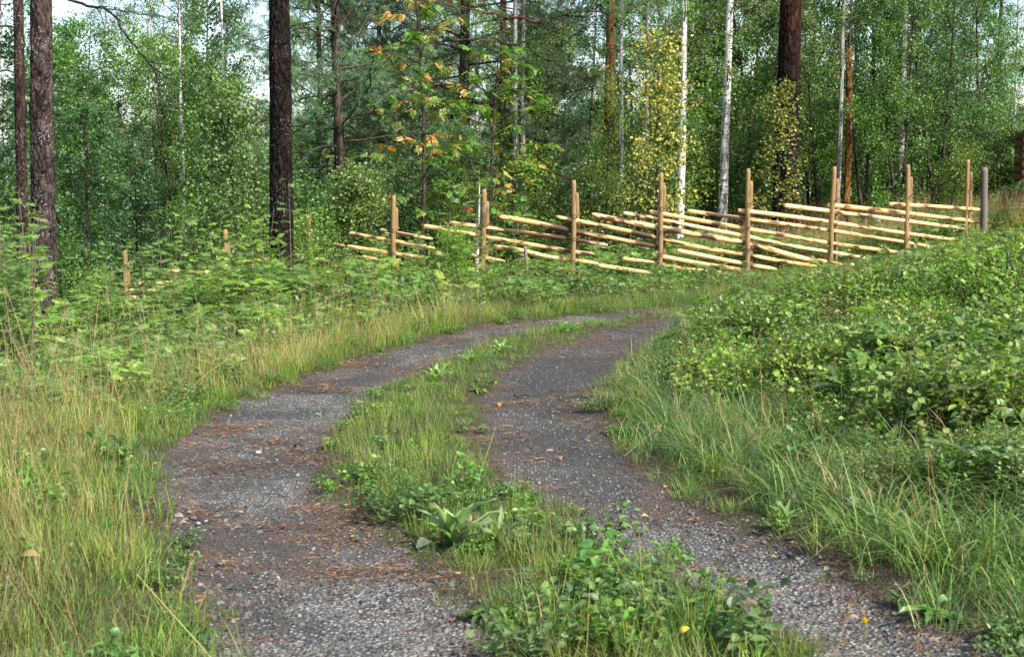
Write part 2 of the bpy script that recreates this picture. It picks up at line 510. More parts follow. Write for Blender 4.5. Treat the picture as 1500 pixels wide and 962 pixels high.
def inside(x, y, poly):
    r = np.zeros(x.shape, bool)
    xa, ya = poly[:, 0], poly[:, 1]; xb, yb = np.roll(xa, -1), np.roll(ya, -1)
    for i in range(len(poly)):
        if ya[i] == yb[i]: continue
        c = ((ya[i] > y) != (yb[i] > y))
        r ^= c & (x < (xb[i] - xa[i]) * (y - ya[i]) / (yb[i] - ya[i]) + xa[i])
    return r
def dist(x, y, line):
    d = np.full(x.shape, 1e9)
    for p in line[::2]:
        d = np.minimum(d, (x - p[0]) ** 2 + (y - p[1]) ** 2)
    return np.sqrt(d)
PL = np.vstack([LL, LR[::-1]]); PR = np.vstack([RL, RR[::-1]]); PO = np.vstack([LL, RR[::-1]])
# lookup grid of the tracks
GX0, GY0, GS = -7.0, 1.5, 0.05
gxs, gys = np.meshgrid(np.arange(GX0, 11, GS), np.arange(GY0, 24, GS), indexing='ij')
g_l, g_r, g_o = inside(gxs, gys, PL), inside(gxs, gys, PR), inside(gxs, gys, PO)
d4 = [dist(gxs, gys, e) for e in (LL, LR, RL, RR)]
g_dl = np.where(g_l, -1, 1) * np.minimum(d4[0], d4[1])        # signed distance to each track
g_dr = np.where(g_r, -1, 1) * np.minimum(d4[2], d4[3])
g_zone = np.where(g_l | g_r, 0, np.where(g_o, 1, np.where(d4[0] < d4[3], 2, 3)))   # track, strip, left, right
g_do = np.where(g_zone == 2, d4[0], d4[3])
def look(x, y):
    i = np.clip(((x - GX0) / GS).round().astype(int), 0, gxs.shape[0] - 1)
    j = np.clip(((y - GY0) / GS).round().astype(int), 0, gxs.shape[1] - 1)
    out = (x < GX0) | (x > 10.9) | (y > 23.9)
    z = g_zone[i, j]; do = g_do[i, j]
    far = np.where(x > 10.9, x - 10.9, np.where(x < GX0, GX0 - x, 0))
    return z, np.minimum(g_dl[i, j], g_dr[i, j]), do + far

# terrain sheet, the track faces split off
def axis(lo, hi, step, far, n):
    a = np.arange(lo, hi + 1e-6, step)
    g = np.geomspace(step * 2, 1, n) if False else None
    up = hi + (np.geomspace(1, far - hi + 1, n) - 1)[1:]
    dn = lo - (np.geomspace(1, far + lo + 1 if lo > 0 else far - abs(lo) + 1, n) - 1)[1:]
    return np.concatenate([dn[::-1], a, up])
ax = axis(-4.4, 5.6, 0.06, 500, 46)
ay = np.concatenate([np.linspace(-30, 2.4, 14), np.arange(2.5, 19.6, 0.07), 19.6 + (np.geomspace(1, 560, 46) - 1)[1:]])
TX, TY = np.meshgrid(ax, ay, indexing='ij')
TZ = h(TX, TY)
zn, sd, _do = look(TX, TY)
inr = (TX > GX0) & (TX < 10.9) & (TY > 1.6) & (TY < 23.9)
sdv = np.where(inr, sd, 1.0)
TZ = TZ - 0.035 * sstep(0.15, -0.25, sdv)                     # wheel tracks worn a little hollow
far_hill = sstep(120, 420, TY) * 10
TZ = TZ + far_hill
nx_, ny_ = TX.shape
idx = np.arange(nx_ * ny_).reshape(nx_, ny_)
Q = np.stack([idx[:-1, :-1], idx[1:, :-1], idx[1:, 1:], idx[:-1, 1:]], -1).reshape(-1, 4)
V = np.stack([TX, TY, TZ], -1).reshape(-1, 3)
mx, my = V[Q].mean(1)[:, 0], V[Q].mean(1)[:, 1]
zq, _, _ = look(mx, my)
trk = (zq == 0) & (mx > GX0) & (mx < 10.9) & (my > 1.6) & (my < 23.9)
# gravel attribute
def g_r_at(x, y):
    i = np.clip(((x - GX0) / GS).round().astype(int), 0, gxs.shape[0] - 1); j = np.clip(((y - GY0) / GS).round().astype(int), 0, gxs.shape[1] - 1)
    return (g_dr[i, j] < g_dl[i, j]) & (y > 5.6)
pale = np.clip(0.06 + 0.95 * sstep(7.4, 4.6, TY) * sstep(0.25, 0.55, fbm(TX * .9, TY * .9, 31, 3) + .06) + 0.55 * sstep(.5, .72, fbm(TX * 1.5, TY * 1.5, 77, 3)), 0, 1)
pale = pale * np.where(g_r_at(TX, TY), .45, 1.0)  # right track less pale beyond its near stretch
lit = np.clip(0.04 + 0.25 + 1.3 * (fbm(TX * 1.2, TY * 1.2, 51, 4) - .42) + 0.45 * sstep(-.35, 0, sdv) + .15 * sstep(.3, -1.5, TX), 0, 1)
edg = sstep(-0.20, 0.10, sdv)
TC = np.stack([pale, lit, edg], -1).reshape(-1, 3)
def sub(faces, name, mat, C):
    u, inv = np.unique(faces, return_inverse=True)
    g = G().add(V[u], [inv.reshape(-1, 4)], C[u] if C.ndim > 1 else C)
    return g.mesh(name, mat, True)
tag(obj('ground', sub(Q[~trk], 'ground', MAT['gravel'], TC)), kind='structure')
cl = trk & inside(mx, my, PL)
tag(obj('gravel_track', sub(Q[cl], 'gravel_track', MAT['gravel'], TC)), 'pale stony left wheel track of the forest road, strewn with pine needles', kind='structure')
tag(obj('gravel_track', sub(Q[trk & ~cl], 'gravel_track', MAT['gravel'], TC)), 'dark right wheel track of the forest road', kind='structure')

# ------------------------------------------------------------------ scatter of uncountable cover (geometry nodes)
def source_collection(name, meshes):
    c = bpy.data.collections.new(name)                        # never linked to the scene: only a palette for the nodes
    for i, me in enumerate(meshes):
        c.objects.link(bpy.data.objects.new("%s_%02d" % (name, i), me))
    return c

def scatter(name, label, meshes, P, rot, scl, pick):
    n = len(P)
    me = bpy.data.meshes.new(name)
    me.vertices.add(n)
    me.vertices.foreach_set('co', np.asarray(P, np.float32).ravel())
    scl = np.asarray(scl, np.float32)
    if scl.ndim == 1: scl = np.repeat(scl[:, None], 3, 1)
    for nm, typ, arr, key in (('rot', 'FLOAT_VECTOR', rot, 'vector'), ('scl', 'FLOAT_VECTOR', scl, 'vector'), ('pick', 'INT', pick, 'value')):
        a = me.attributes.new(nm, typ, 'POINT')
        a.data.foreach_set(key, np.ascontiguousarray(arr, np.int32 if typ == 'INT' else np.float32).ravel())
    o = tag(obj(name, me), label, None, None, 'stuff')
    ng = bpy.data.node_groups.new(name, 'GeometryNodeTree')
    ng.interface.new_socket('Geometry', in_out='INPUT', socket_type='NodeSocketGeometry')
    ng.interface.new_socket('Geometry', in_out='OUTPUT', socket_type='NodeSocketGeometry')
    N, L = ng.nodes, ng.links
    gi, go = N.new('NodeGroupInput'), N.new('NodeGroupOutput')
    ci = N.new('GeometryNodeCollectionInfo')
    ci.inputs['Collection'].default_value = source_collection(name + '_palette', meshes)
    ci.inputs['Separate Children'].default_value = True
    ip = N.new('GeometryNodeInstanceOnPoints')
    ip.inputs['Pick Instance'].default_value = True
    def na(nm, dt):
        q = N.new('GeometryNodeInputNamedAttribute'); q.data_type = dt
        q.inputs[0].default_value = nm
        return q.outputs[0]
    e2r = N.new('FunctionNodeEulerToRotation')
    L.new(na('rot', 'FLOAT_VECTOR'), e2r.inputs[0])
    mp = N.new('GeometryNodeMeshToPoints')
    L.new(gi.outputs[0], mp.inputs[0])
    L.new(mp.outputs[0], ip.inputs['Points'])
    L.new(ci.outputs[0], ip.inputs['Instance'])
    L.new(na('pick', 'INT'), ip.inputs['Instance Index'])
    L.new(e2r.outputs[0], ip.inputs['Rotation'])
    L.new(na('scl', 'FLOAT_VECTOR'), ip.inputs['Scale'])
    L.new(ip.outputs[0], go.inputs[0])
    md = o.modifiers.new('scatter', 'NODES')
    md.node_group = ng
    return o

def pts_in(rng, x0, x1, y0, y1, dens, keep):
    n = int((x1 - x0) * (y1 - y0) * dens)
    x, y = rng.uniform(x0, x1, n), rng.uniform(y0, y1, n)
    # only what the photo could plausibly see, with a margin to the side
    k = (np.abs(x) < 0.42 * y + 1.6)
    x, y = x[k], y[k]
    z, sd, do = look(x, y)
    k = keep(x, y, z, sd, do, rng.random(len(x)))
    return x[k], y[k], z[k], sd[k], do[k]

def place(rng, x, y, smin, smax, tilt=0.12, sink=0.0, smul=1.0):
    n = len(x)
    P = np.stack([x, y, h(x, y) - sink], -1)
    rot = np.stack([rng.normal(0, tilt, n), rng.normal(0, tilt, n), rng.uniform(0, 6.283, n)], -1)
    return P, rot, rng.uniform(smin, smax, n) * smul

# ------------------------------------------------------------------ plant makers
def grass_clump(seed, n, r, L, W, lean, kap, cols, wts=None, seeds=0, seedcol=(0.36, 0.25, 0.12), stalk=(1.3, 1.7), seg=3):
    rng = np.random.default_rng(seed); g = G()
    a = rng.uniform(0, 6.283, n); rr = r * np.sqrt(rng.random(n))
    P = np.stack([rr * np.cos(a), rr * np.sin(a), np.full(n, -0.01)], -1)
    az = a + rng.normal(0, 0.9, n)
    ln = L * rng.uniform(0.45, 1.0, n)
    V, Fs, k = blades(P, az, np.abs(rng.normal(lean, 0.2, n)), np.abs(rng.normal(kap, 0.45, n)), ln, W * rng.uniform(.7, 1.2, n), seg)
    g.add(V, Fs, rep(mixcol(rng, n, cols, wts), k))
    for i in range(seeds):
        az = rng.uniform(0, 6.283); hl = L * rng.uniform(*stalk); th = rng.uniform(0.02, 0.28)
        d = np.array([math.cos(az) * math.sin(th), math.sin(az) * math.sin(th), math.cos(th)])
        q = np.array([d * hl * t + np.array([math.cos(az), math.sin(az), -.2]) * hl * 0.12 * t * t for t in np.linspace(0, 1, 5)])
        q[:, :2] += rng.normal(0, r * .5, 2)
        sc = np.array(seedcol) * rng.uniform(.7, 1.25)
        V, Fs = tube(q, np.linspace(.0012, .0007, 5), 3, False); g.add(V, Fs, sc * .9)
        m = 16
        t = rng.uniform(.68, 1, m)
        B = np.stack([np.interp(t, np.linspace(0, 1, 5), q[:, j]) for j in range(3)], -1)
        D = rng.normal(0, .6, (m, 3)) + d
        V, Fs = kites(B, D, rng.normal(0, 1, (m, 3)), rng.uniform(.010, .022, m), .0018); g.add(V, Fs, sc)
    return g.mesh('grass_clump', MAT['grass'])

def pinnate(g, rng, P, D, N, L, pairs, lw, cols, wts=None, stemcol=(0.12, .11, .04), tipcol=None, mi=0):
    """compound leaves (rowan, fern pinnae): a rachis with leaflet pairs and an end leaflet"""
    n = len(P); D = nrm(D); Sd = nrm(np.cross(D, N)); N = np.cross(Sd, D)
    L = np.broadcast_to(L, (n,))
    c0 = mixcol(rng, n, cols, wts, .12)
    for k in range(pairs + 1):
        t = 0.28 + 0.68 * k / pairs
        B = P + D * (L * t)[:, None] - N * (L * 0.22 * t * t)[:, None]
        prof = (0.75 + 0.6 * t) * (1.25 - 0.7 * t) * 0.44
        if k == pairs:
            V, Fs = ovals(B, D - N * .4, N, L * prof, L * prof * lw, .1); g.add(V, Fs, rep(c0, 8), mi)
        else:
            for s in (-1, 1):
                V, Fs = ovals(B, Sd * s + D * .42 - N * rng.uniform(0, .3, (n, 1)), N + rng.normal(0, .15, (n, 3)), L * prof * rng.uniform(.85, 1.1, n), L * prof * lw, .1)
                g.add(V, Fs, rep(c0 * rng.uniform(.85, 1.15, (n, 1)), 8), mi)
    E = P + D * L[:, None] * .96 - N * (L * .2)[:, None]
    Mm = P + D * L[:, None] * .5 - N * (L * .05)[:, None]
    w = Sd * 0.0016
    V = np.stack([P - w, P + w, Mm + w, Mm - w, E], 1).reshape(-1, 3)
    b = np.arange(n)[:, None] * 5
    g.add(V, [b + [0, 1, 2, 3], b + [3, 2, 4]], np.array(stemcol), mi)

def rowan_sapling_mesh(seed, H, nl, L, cols, wts=None, lean=.1):
    rng = np.random.default_rng(seed); g = G()
    az = rng.uniform(0, 6.283)
    z = np.linspace(0, 1, 6)
    q = np.stack([math.cos(az) * lean * H * z ** 1.6, math.sin(az) * lean * H * z ** 1.6, H * z], -1)
    V, Fs = tube(q, np.linspace(.006, .002, 6), 5); g.add(V, Fs, (.13, .10, .07), 1)
    t = np.linspace(.22, 1, nl); a = np.arange(nl) * 2.4 + rng.uniform(0, 6)
    P = np.stack([np.interp(t, z, q[:, j]) for j in range(3)], -1)
    up = rng.uniform(.15, .7, nl)
    D = np.stack([np.cos(a), np.sin(a), up], -1)
    pinnate(g, rng, P, D, np.tile([0, 0, 1.0], (nl, 1)) + rng.normal(0, .12, (nl, 3)), L * rng.uniform(.7, 1.1, nl) * (1.15 - .4 * t), 6, .30, cols, wts)
    return g.mesh('rowan_sapling', [MAT['leaf_soft'], MAT['stem']])

def fern_mesh(seed, nf, L, cols, spread=.75):
    rng = np.random.default_rng(seed); g = G()
    for i in range(nf):
        az = i * 6.283 / nf + rng.normal(0, .25); el = rng.uniform(.55, 1.1)
        hd = np.array([math.cos(az), math.sin(az), 0])
        m = 15; fl = L * rng.uniform(.75, 1.1)
        t = np.linspace(0, 1, m)
        ang = el - (spread + .3) * t
        st = np.stack([np.cos(ang), np.sin(ang)], -1) * fl / m
        rz = np.cumsum(st, 0)
        Q = hd[None] * rz[:, :1] + np.array([0, 0, 1.0]) * rz[:, 1:]
        T = nrm(np.gradient(Q, axis=0)); sd = np.cross(T, [0, 0, 1.0]); sd = nrm(sd); N = np.cross(sd, T)
        V, Fs = tube(Q, np.linspace(.003, .0008, m), 3, False); g.add(V, Fs, (.16, .15, .05))
        c = mixcol(rng, 1, cols)[0]
        w = np.sin(np.pi * np.clip(t * .86 + .14, 0, 1)) ** .8 * fl * .30
        for s in (-1, 1):
            k = slice(2, m)
            pl = w[k]
            for part in range(3):          # each pinna as three shrinking leaf pieces
                B = Q[k] + (sd[k] * s + T[k] * .35) * pl[:, None] * part * .30
                V, Fs = kites(B, sd[k] * s + T[k] * .35 - N[k] * .25, N[k], pl * (.55 - .06 * part), pl * (.34 - .09 * part) + .004, .1)
                g.add(V, Fs, rep(np.tile(c, (len(pl), 1)) * rng.uniform(.85, 1.15, (len(pl), 1)), 4))
    return g.mesh('fern', MAT['leaf_soft'])

def shrublet_mesh(seed, R, H, ns, nl, ll, lw, cols, wts=None, stem=(.10, .11, .03), flat=.5, mat='leaf_soft', name='shrublet'):
    """low bushy plant: many stems carrying small oval leaves (bilberry, raspberry seedlings)"""
    rng = np.random.default_rng(seed); g = G()
    for i in range(ns):
        a = rng.uniform(0, 6.283); rr = R * math.sqrt(rng.random()) * .75
        b = np.array([rr * math.cos(a), rr * math.sin(a), 0])
        hl = H * rng.uniform(.6, 1.05) * (1 - .35 * (rr / R) ** 2)
        d = nrm(np.array([math.cos(a) * rr / R * .6 + rng.normal(0, .22), math.sin(a) * rr / R * .6 + rng.normal(0, .22), 1.0]))
        q = np.array([b + d * hl * t for t in (0, .5, 1)]); q[1] += rng.normal(0, .01, 3)
        V, Fs = tube(q, [.0022, .0018, .001], 3, False); g.add(V, Fs, stem)
        t = rng.uniform(.25, 1.02, nl)
        B = b + d * hl * t[:, None] + rng.normal(0, ll * .55, (nl, 3)) * [1, 1, .5]
        D = rng.normal(0, 1, (nl, 3)) * [1, 1, .35] + [0, 0, .3]
        N = rng.normal(0, flat, (nl, 3)) + [0, 0, 1.0]
        V, Fs = (ovals if ll > .03 else kites)(B, D, N, ll * rng.uniform(.6, 1.15, nl), lw * rng.uniform(.7, 1.1, nl), .15)
        g.add(V, Fs, rep(mixcol(rng, nl, cols, wts), len(V) // nl))
    return g.mesh(name, MAT[mat])

def rosette_mesh(seed, nl, L, W, cols, rise=.5, wave=.12):
    """dandelion / dock rosette: long leaves that arch out from one point, with a folded midrib and a wavy edge"""
    rng = np.random.default_rng(seed); g = G()
    m = 7
    for i in range(nl):
        az = i * 2.4 + rng.normal(0, .3); el = rise + rng.uniform(-.3, .5); fl = L * rng.uniform(.55, 1.1)
        t = np.linspace(0, 1, m)
        ang = el - rng.uniform(.5, 1.3) * t
        st = np.stack([np.cos(ang), np.sin(ang)], -1) * fl / m
        rz = np.cumsum(st, 0) - st[0]
        hd = np.array([math.cos(az), math.sin(az), 0]); sd = np.array([-math.sin(az), math.cos(az), 0])
        Q = hd * rz[:, :1] + np.array([0, 0, 1.0]) * rz[:, 1:] + [0, 0, .01]
        wd = W * np.sin(np.pi * np.clip(t ** .75 * .93 + .07, 0, 1)) * rng.uniform(.75, 1.1)
        wv = rng.normal(0, wave * W, (m, 2))
        Lf = Q - sd * (wd * (1 + rng.normal(0, .15, m)))[:, None] / 2 + np.array([0, 0, 1.0]) * (wd * .16 + wv[:, 0])[:, None]
        Rt = Q + sd * (wd * (1 + rng.normal(0, .15, m)))[:, None] / 2 + np.array([0, 0, 1.0]) * (wd * .16 + wv[:, 1])[:, None]
        Vv = np.stack([Lf, Q, Rt], 1).reshape(-1, 3)
        b = np.arange(m - 1)[:, None] * 3
        c = mixcol(rng, 1, cols)[0]
        g.add(Vv, [np.vstack([b + [0, 1, 4, 3], b + [1, 2, 5, 4]])], c * np.tile([[1], [1.2], [1]], (m, 1)))
    return g.mesh('rosette', MAT['leaf_soft'], True)

# ------------------------------------------------------------------ tree makers
def trunk_geom(g, path, r0, r1, sides, rows_z, seed, amp, col=(1, 1, 1), plate=3.2, mi=0, flare=.35):
    """tapered trunk along a list of (x, y, z); amp is the bark relief in metres"""
    path = np.asarray(path, float)
    z = np.asarray(rows_z); m = len(z)
    cx, cy = np.interp(z, path[:, 2], path[:, 0]), np.interp(z, path[:, 2], path[:, 1])
    H = path[-1, 2]
    R = r0 + (r1 - r0) * np.clip(z / H, 0, 1) + r0 * flare * np.exp(-np.clip(z + .1, 0, None) / .22)
    th = np.arange(sides) * 2 * math.pi / sides
    TH, ZZ = np.meshgrid(th, z)
    per = max(6, int(round(2 * math.pi * r0 / (r0 * .42) * plate / 3.2)))
    u = TH / (2 * math.pi) * per; v = ZZ / (r0 * .42 * 3.2 / plate) / 2.3
    u = u + .5 * (vnoise(v * 1.3, np.zeros_like(v), seed) - .5)
    f1, f2, cid = worley(u, v, per, seed)
    crack = sstep(0.02, 0.22, f2 - f1)
    g1, g2, cid2 = worley(u * 3, v * 4, per * 3, seed + 3)
    disp = amp * (crack - 1 + (cid - .5) * .5 + .3 * (cid2 - .5) * crack + .35 * (vnoise(u * 2, v * 2, seed + 4) - .5))
    rr = R[:, None] * (1 + .03 * np.sin(TH * 2 + seed) + .05 * (vnoise(np.cos(TH) * 1.5 + 9, ZZ * 1.2 + np.sin(TH) * 1.5, seed + 7) - .5)) + disp
    V = np.stack([cx[:, None] + rr * np.cos(TH), cy[:, None] + rr * np.sin(TH), ZZ], -1).reshape(-1, 3)
    C = (np.array(col)[None, None] * ((.16 + .84 * crack) * (.60 + .72 * cid) * (.85 + .3 * cid2))[..., None]).reshape(-1, 3)
    i = np.arange(m - 1)[:, None] * sides; j = np.arange(sides)[None]; k = (j + 1) % sides
    g.add(V, [np.stack([i + j, i + k, i + sides + k, i + sides + j], -1).reshape(-1, 4)], C, mi)

def limb(rng, base, az, el, L, n, droop, wob):
    """branch polyline: starts at elevation el, bends by droop"""
    q = [np.array(base, float)]
    a, e = az, el
    for i in range(n):
        a += rng.normal(0, wob); e += droop / n + rng.normal(0, wob * .6)
        q.append(q[-1] + L / n * np.array([math.cos(a) * math.cos(e), math.sin(a) * math.cos(e), math.sin(e)]))
    return np.array(q)

def along(q, t):
    s = np.linspace(0, 1, len(q))
    return np.stack([np.interp(t, s, q[:, j]) for j in range(3)], -1)

def broad_tree(seed, H, r0, z0, R, nb, twigs, nleaf, ll, lw, cols, wts=None, droop=-.5, el=.8, bark='birch', leafm='leaf', prof=None, sides=10, wind=.35, amp=.004, spread=.10, name='tree', ovl=False, stems=1, straight=False):
    """returns (trunk mesh, crown mesh); the trunk carries its limbs"""
    rng = np.random.default_rng(seed)
    gt, gc = G(), G()
    for sidx in range(stems):
        ph = rng.uniform(0, 6.28)
        off = rng.normal(0, .16, 2) if stems > 1 else np.zeros(2)
        lean = rng.normal(0, (.045 if not straight else .004) + .07 * (stems > 1), 2)
        zz = np.linspace(-.15, H, 9)
        path = np.stack([off[0] + lean[0] * zz + wind * .4 * (r0 * 3) * np.sin(zz * .7 + ph), off[1] + lean[1] * zz + wind * .4 * (r0 * 3) * np.cos(zz * .55 + ph), zz], -1)
        trunk_geom(gt, path, r0, r0 * .12, sides, np.linspace(-.15, H, max(14, int(H * 3.5))), seed, amp)
        for i in range(nb // stems):
            t = (i + rng.random()) / (nb // stems)
            zb = z0 + (H - z0) * t ** .9
            b = np.array([np.interp(zb, path[:, 2], path[:, 0]), np.interp(zb, path[:, 2], path[:, 1]), zb])
            pf = (prof(t) if prof else (0.55 + .9 * t - 1.25 * t * t))
            Lb = R * pf * rng.uniform(.65, 1.15)
            q = limb(rng, b, i * 2.4 + rng.normal(0, .4), el + rng.normal(0, .2), Lb, 5, droop * rng.uniform(.5, 1.4), .18)
            rb = max(.004, r0 * .22 * (1 - .6 * t))
            V, Fs = tube(q, np.linspace(rb, rb * .25, 6), 4, False); gt.add(V, Fs, (.16, .13, .12) if bark.startswith('birch') else (.55, .5, .5))
            for k in range(twigs):
                tt = rng.uniform(.3, 1.0) ** .75
                p = along(q, np.array([tt]))[0]
                qd = q[-1] - q[0]
                tw = limb(rng, p, math.atan2(qd[1], qd[0]) + rng.normal(0, .9), rng.normal(.1, .5), R * rng.uniform(.10, .28) + .10, 3, droop * 1.3, .2)
                V, Fs = tube(tw, [.004, .003, .002, .0012], 3, False); gt.add(V, Fs, (.12, .10, .09) if bark.startswith('birch') else (.5, .45, .42))
                m = max(2, int(nleaf * rng.uniform(.5, 1.4)))
                B = along(tw, rng.uniform(.1, 1.05, m)) + rng.normal(0, spread, (m, 3))
                D = rng.normal(0, .8, (m, 3)) + [0, 0, -.35]
                N = rng.normal(0, .75, (m, 3)) + [0, 0, .8]
                V, Fs = (ovals if ovl else kites)(B, D, N, ll * rng.uniform(.6, 1.2, m), lw * rng.uniform(.7, 1.15, m), .12)
                gc.add(V, Fs, rep(mixcol(rng, m, cols, wts), len(V) // m))
    return gt.mesh(name + '_trunk', MAT[bark], True), gc.mesh(name + '_crown', MAT[leafm])

def conifer_needles(gc, rng, tips, dirs, n, L, wd, cols, cone=.9):
    m = len(tips)
    P = np.repeat(tips, n, 0); D0 = np.repeat(nrm(dirs), n, 0)
    rd = nrm(rng.normal(0, 1, (m * n, 3)))
    P = P - D0 * rng.uniform(0, .13, (m * n, 1))
    D = D0 * rng.uniform(.25, 1.2, (m * n, 1)) + rd * cone
    V, Fs = kites(P, D, rng.normal(0, 1, (m * n, 3)), L * rng.uniform(.7, 1.15, m * n), wd, 0)
    gc.add(V, Fs, rep(rep(mixcol(rng, m, cols), n) * rng.uniform(.75, 1.25, (m * n, 1)), 4))

def pine_tree_meshes(seed, H, r0, z0, R, nb, cols, bark='bark_red', sides=14, lean=(0, 0), dead=8, tuft=18, detail_h=0, nl=.075, low=None, amp=.012, wob=1.0):
    rng = np.random.default_rng(seed)
    gt, gc = G(), G()
    zz = np.linspace(-.2, H, 12); ph = rng.uniform(0, 6)
    path = np.stack([lean[0] * zz + wob * .05 * np.sin(zz * .5 + ph), lean[1] * zz + wob * .05 * np.cos(zz * .4 + ph), zz], -1)
    if detail_h:
        rows = np.concatenate([np.arange(-.2, detail_h, .022), np.linspace(detail_h, H, int((H - detail_h) * 3))])
    else:
        rows = np.linspace(-.2, H, int(H * 6))
    trunk_geom(gt, path, r0, r0 * .3, sides, rows, seed, amp)
    tips, dirs = [], []
    for i in range(nb):
        t = (i + rng.random()) / nb
        zb = z0 + (H * .985 - z0) * t
        b = np.array([np.interp(zb, path[:, 2], path[:, 0]), np.interp(zb, path[:, 2], path[:, 1]), zb])
        Lb = R * (1.05 - .75 * t ** 1.5) * rng.uniform(.6, 1.15)
        q = limb(rng, b, i * 2.4 + rng.normal(0, .5), rng.uniform(-.15, .45) + .4 * t, Lb, 6, rng.normal(.0, .35) - .25 * (1 - t), .22)
        rb = r0 * .20 * (1.1 - .6 * t)
        V, Fs = tube(q, np.linspace(rb, .006, 7), 5, False); gt.add(V, Fs, (1.1, 1, .95))
        az = math.atan2(*(q[-1] - q[0])[[1, 0]])
        nt = int(5 + Lb * 5)
        for k in range(nt):
            tt = rng.uniform(.3, 1); p = along(q, np.array([tt]))[0]
            tw = limb(rng, p, az + rng.normal(0, 1.0), rng.normal(.1, .4), rng.uniform(.25, .6) * (.6 + .25 * R), 4, rng.normal(.1, .3), .25)
            V, Fs = tube(tw, np.linspace(.007, .003, 5), 3, False); gt.add(V, Fs, (.9, .8, .75))
            for tj in (.45, .65, .85, 1.0):
                pp = along(tw, np.array([tj]))[0]; dd = tw[-1] - tw[0] + rng.normal(0, .12, 3)
                tips.append(pp + rng.normal(0, .04, 3)); dirs.append(dd)
                if tj > .6:
                    tips.append(pp + rng.normal(0, .12, 3)); dirs.append(dd + rng.normal(0, .25, 3))
    for i in range(dead):                                       # bare dead limbs below the crown
        zb = rng.uniform(max(1.2, z0 * .3), z0 + .8)
        b = np.array([np.interp(zb, path[:, 2], path[:, 0]), np.interp(zb, path[:, 2], path[:, 1]), zb])
        q = limb(rng, b, rng.uniform(0, 6.28), rng.uniform(-.35, .3), rng.uniform(.4, 1.6), 5, rng.normal(-.2, .4), .3)
        V, Fs = tube(q, np.linspace(.016, .004, 6), 4, False); gt.add(V, Fs, (.9, .85, .85))
        for k in range(3):
            tw = limb(rng, along(q, np.array([rng.uniform(.3, 1)]))[0], rng.uniform(0, 6.28), rng.normal(-.2, .5), rng.uniform(.2, .5), 3, -.3, .3)
            V, Fs = tube(tw, [.005, .004, .003, .0015], 3, False); gt.add(V, Fs, (.9, .85, .85))
    conifer_needles(gc, rng, np.array(tips), np.array(dirs), tuft, nl, .0065, cols)
    return gt.mesh('pine_trunk', MAT[bark], True), gc.mesh('pine_crown', MAT['needle'])

def spruce_meshes(seed, H, r0, z0, R, nb, cols, dens=15):
    rng = np.random.default_rng(seed); gt, gc = G(), G()
    path = np.stack([np.zeros(5), np.zeros(5), np.linspace(-.2, H, 5)], -1)
    trunk_geom(gt, path, r0, r0 * .1, 10, np.linspace(-.2, H, int(H * 3)), seed, .006)
    for i in range(nb):
        t = (i + rng.random()) / nb
        zb = z0 + (H * .99 - z0) * t
        Lb = (R * (1 - t) + .12) * rng.uniform(.75, 1.1)
        q = limb(rng, (0, 0, zb), i * 2.4 + rng.normal(0, .3), -.05 + .5 * t, Lb, 6, -.55 * (1 - t) + .35, .08)
        V, Fs = tube(q, np.linspace(.006 + r0 * .12 * (1 - t), .004, 7), 4, False); gt.add(V, Fs, (1, 1, 1))
        az = math.atan2(*(q[-1] - q[0])[[1, 0]])
        for k in range(int(4 + Lb * 11)):
            tt = rng.uniform(.12, 1.0); p = along(q, np.array([tt]))[0]
            tw = limb(rng, p, az + rng.choice([-1, 1]) * rng.uniform(.5, 1.1), rng.normal(-.25, .15), (.16 + .34 * Lb * (1 - tt)) * rng.uniform(.7, 1.2), 3, -.5, .1)
            m = dens
            B = along(tw, np.linspace(.02, 1, m)); T = nrm(tw[-1] - tw[0])
            sdv = nrm(np.cross(T, rng.normal(0, .3, 3) + [0, 0, 1]))
            for s in (-1, 1):
                V, Fs = kites(B, T + sdv * s * .8 + rng.normal(0, .15, (m, 3)), rng.normal(0, .4, (m, 3)) + [0, 0, 1], .042 * rng.uniform(.8, 1.2, m), .012, 0)
                gc.add(V, Fs, rep(mixcol(rng, m, cols, None, .15), 4))
    return gt.mesh('spruce_trunk', MAT['bark_dull'], True), gc.mesh('spruce_crown', MAT['needle'])

# ------------------------------------------------------------------ trees
GREEN = [(.085, .17, .040), (.11, .19, .045), (.065, .135, .036)]
GREENL = [(.145, .235, .05), (.18, .26, .06), (.11, .195, .042)]
GREEND = [(.06, .135, .058), (.075, .155, .062), (.10, .18, .07)]
YEL = [(.62, .52, .07), (.34, .37, .07), (.13, .20, .045), (.11, .18, .04)]
ROW = [(.095, .18, .04), (.16, .22, .05), (.46, .20, .10), (.36, .27, .09)]
NEED = [(.07, .125, .055), (.085, .145, .06), (.06, .11, .045)]
NEEDB = [(.11, .175, .09), (.095, .155, .08), (.13, .19, .095)]

def plant_tree(name, label, cat, pair, px, D, rz=0.0, sc=1.0, group=None, dz=0.0):
    p = gx(px, D); p[2] += dz
    t = thing(name, label, cat, tuple(p), group, rz, sc)
    obj('trunk', pair[0], t); obj('crown', pair[1], t)
    return t

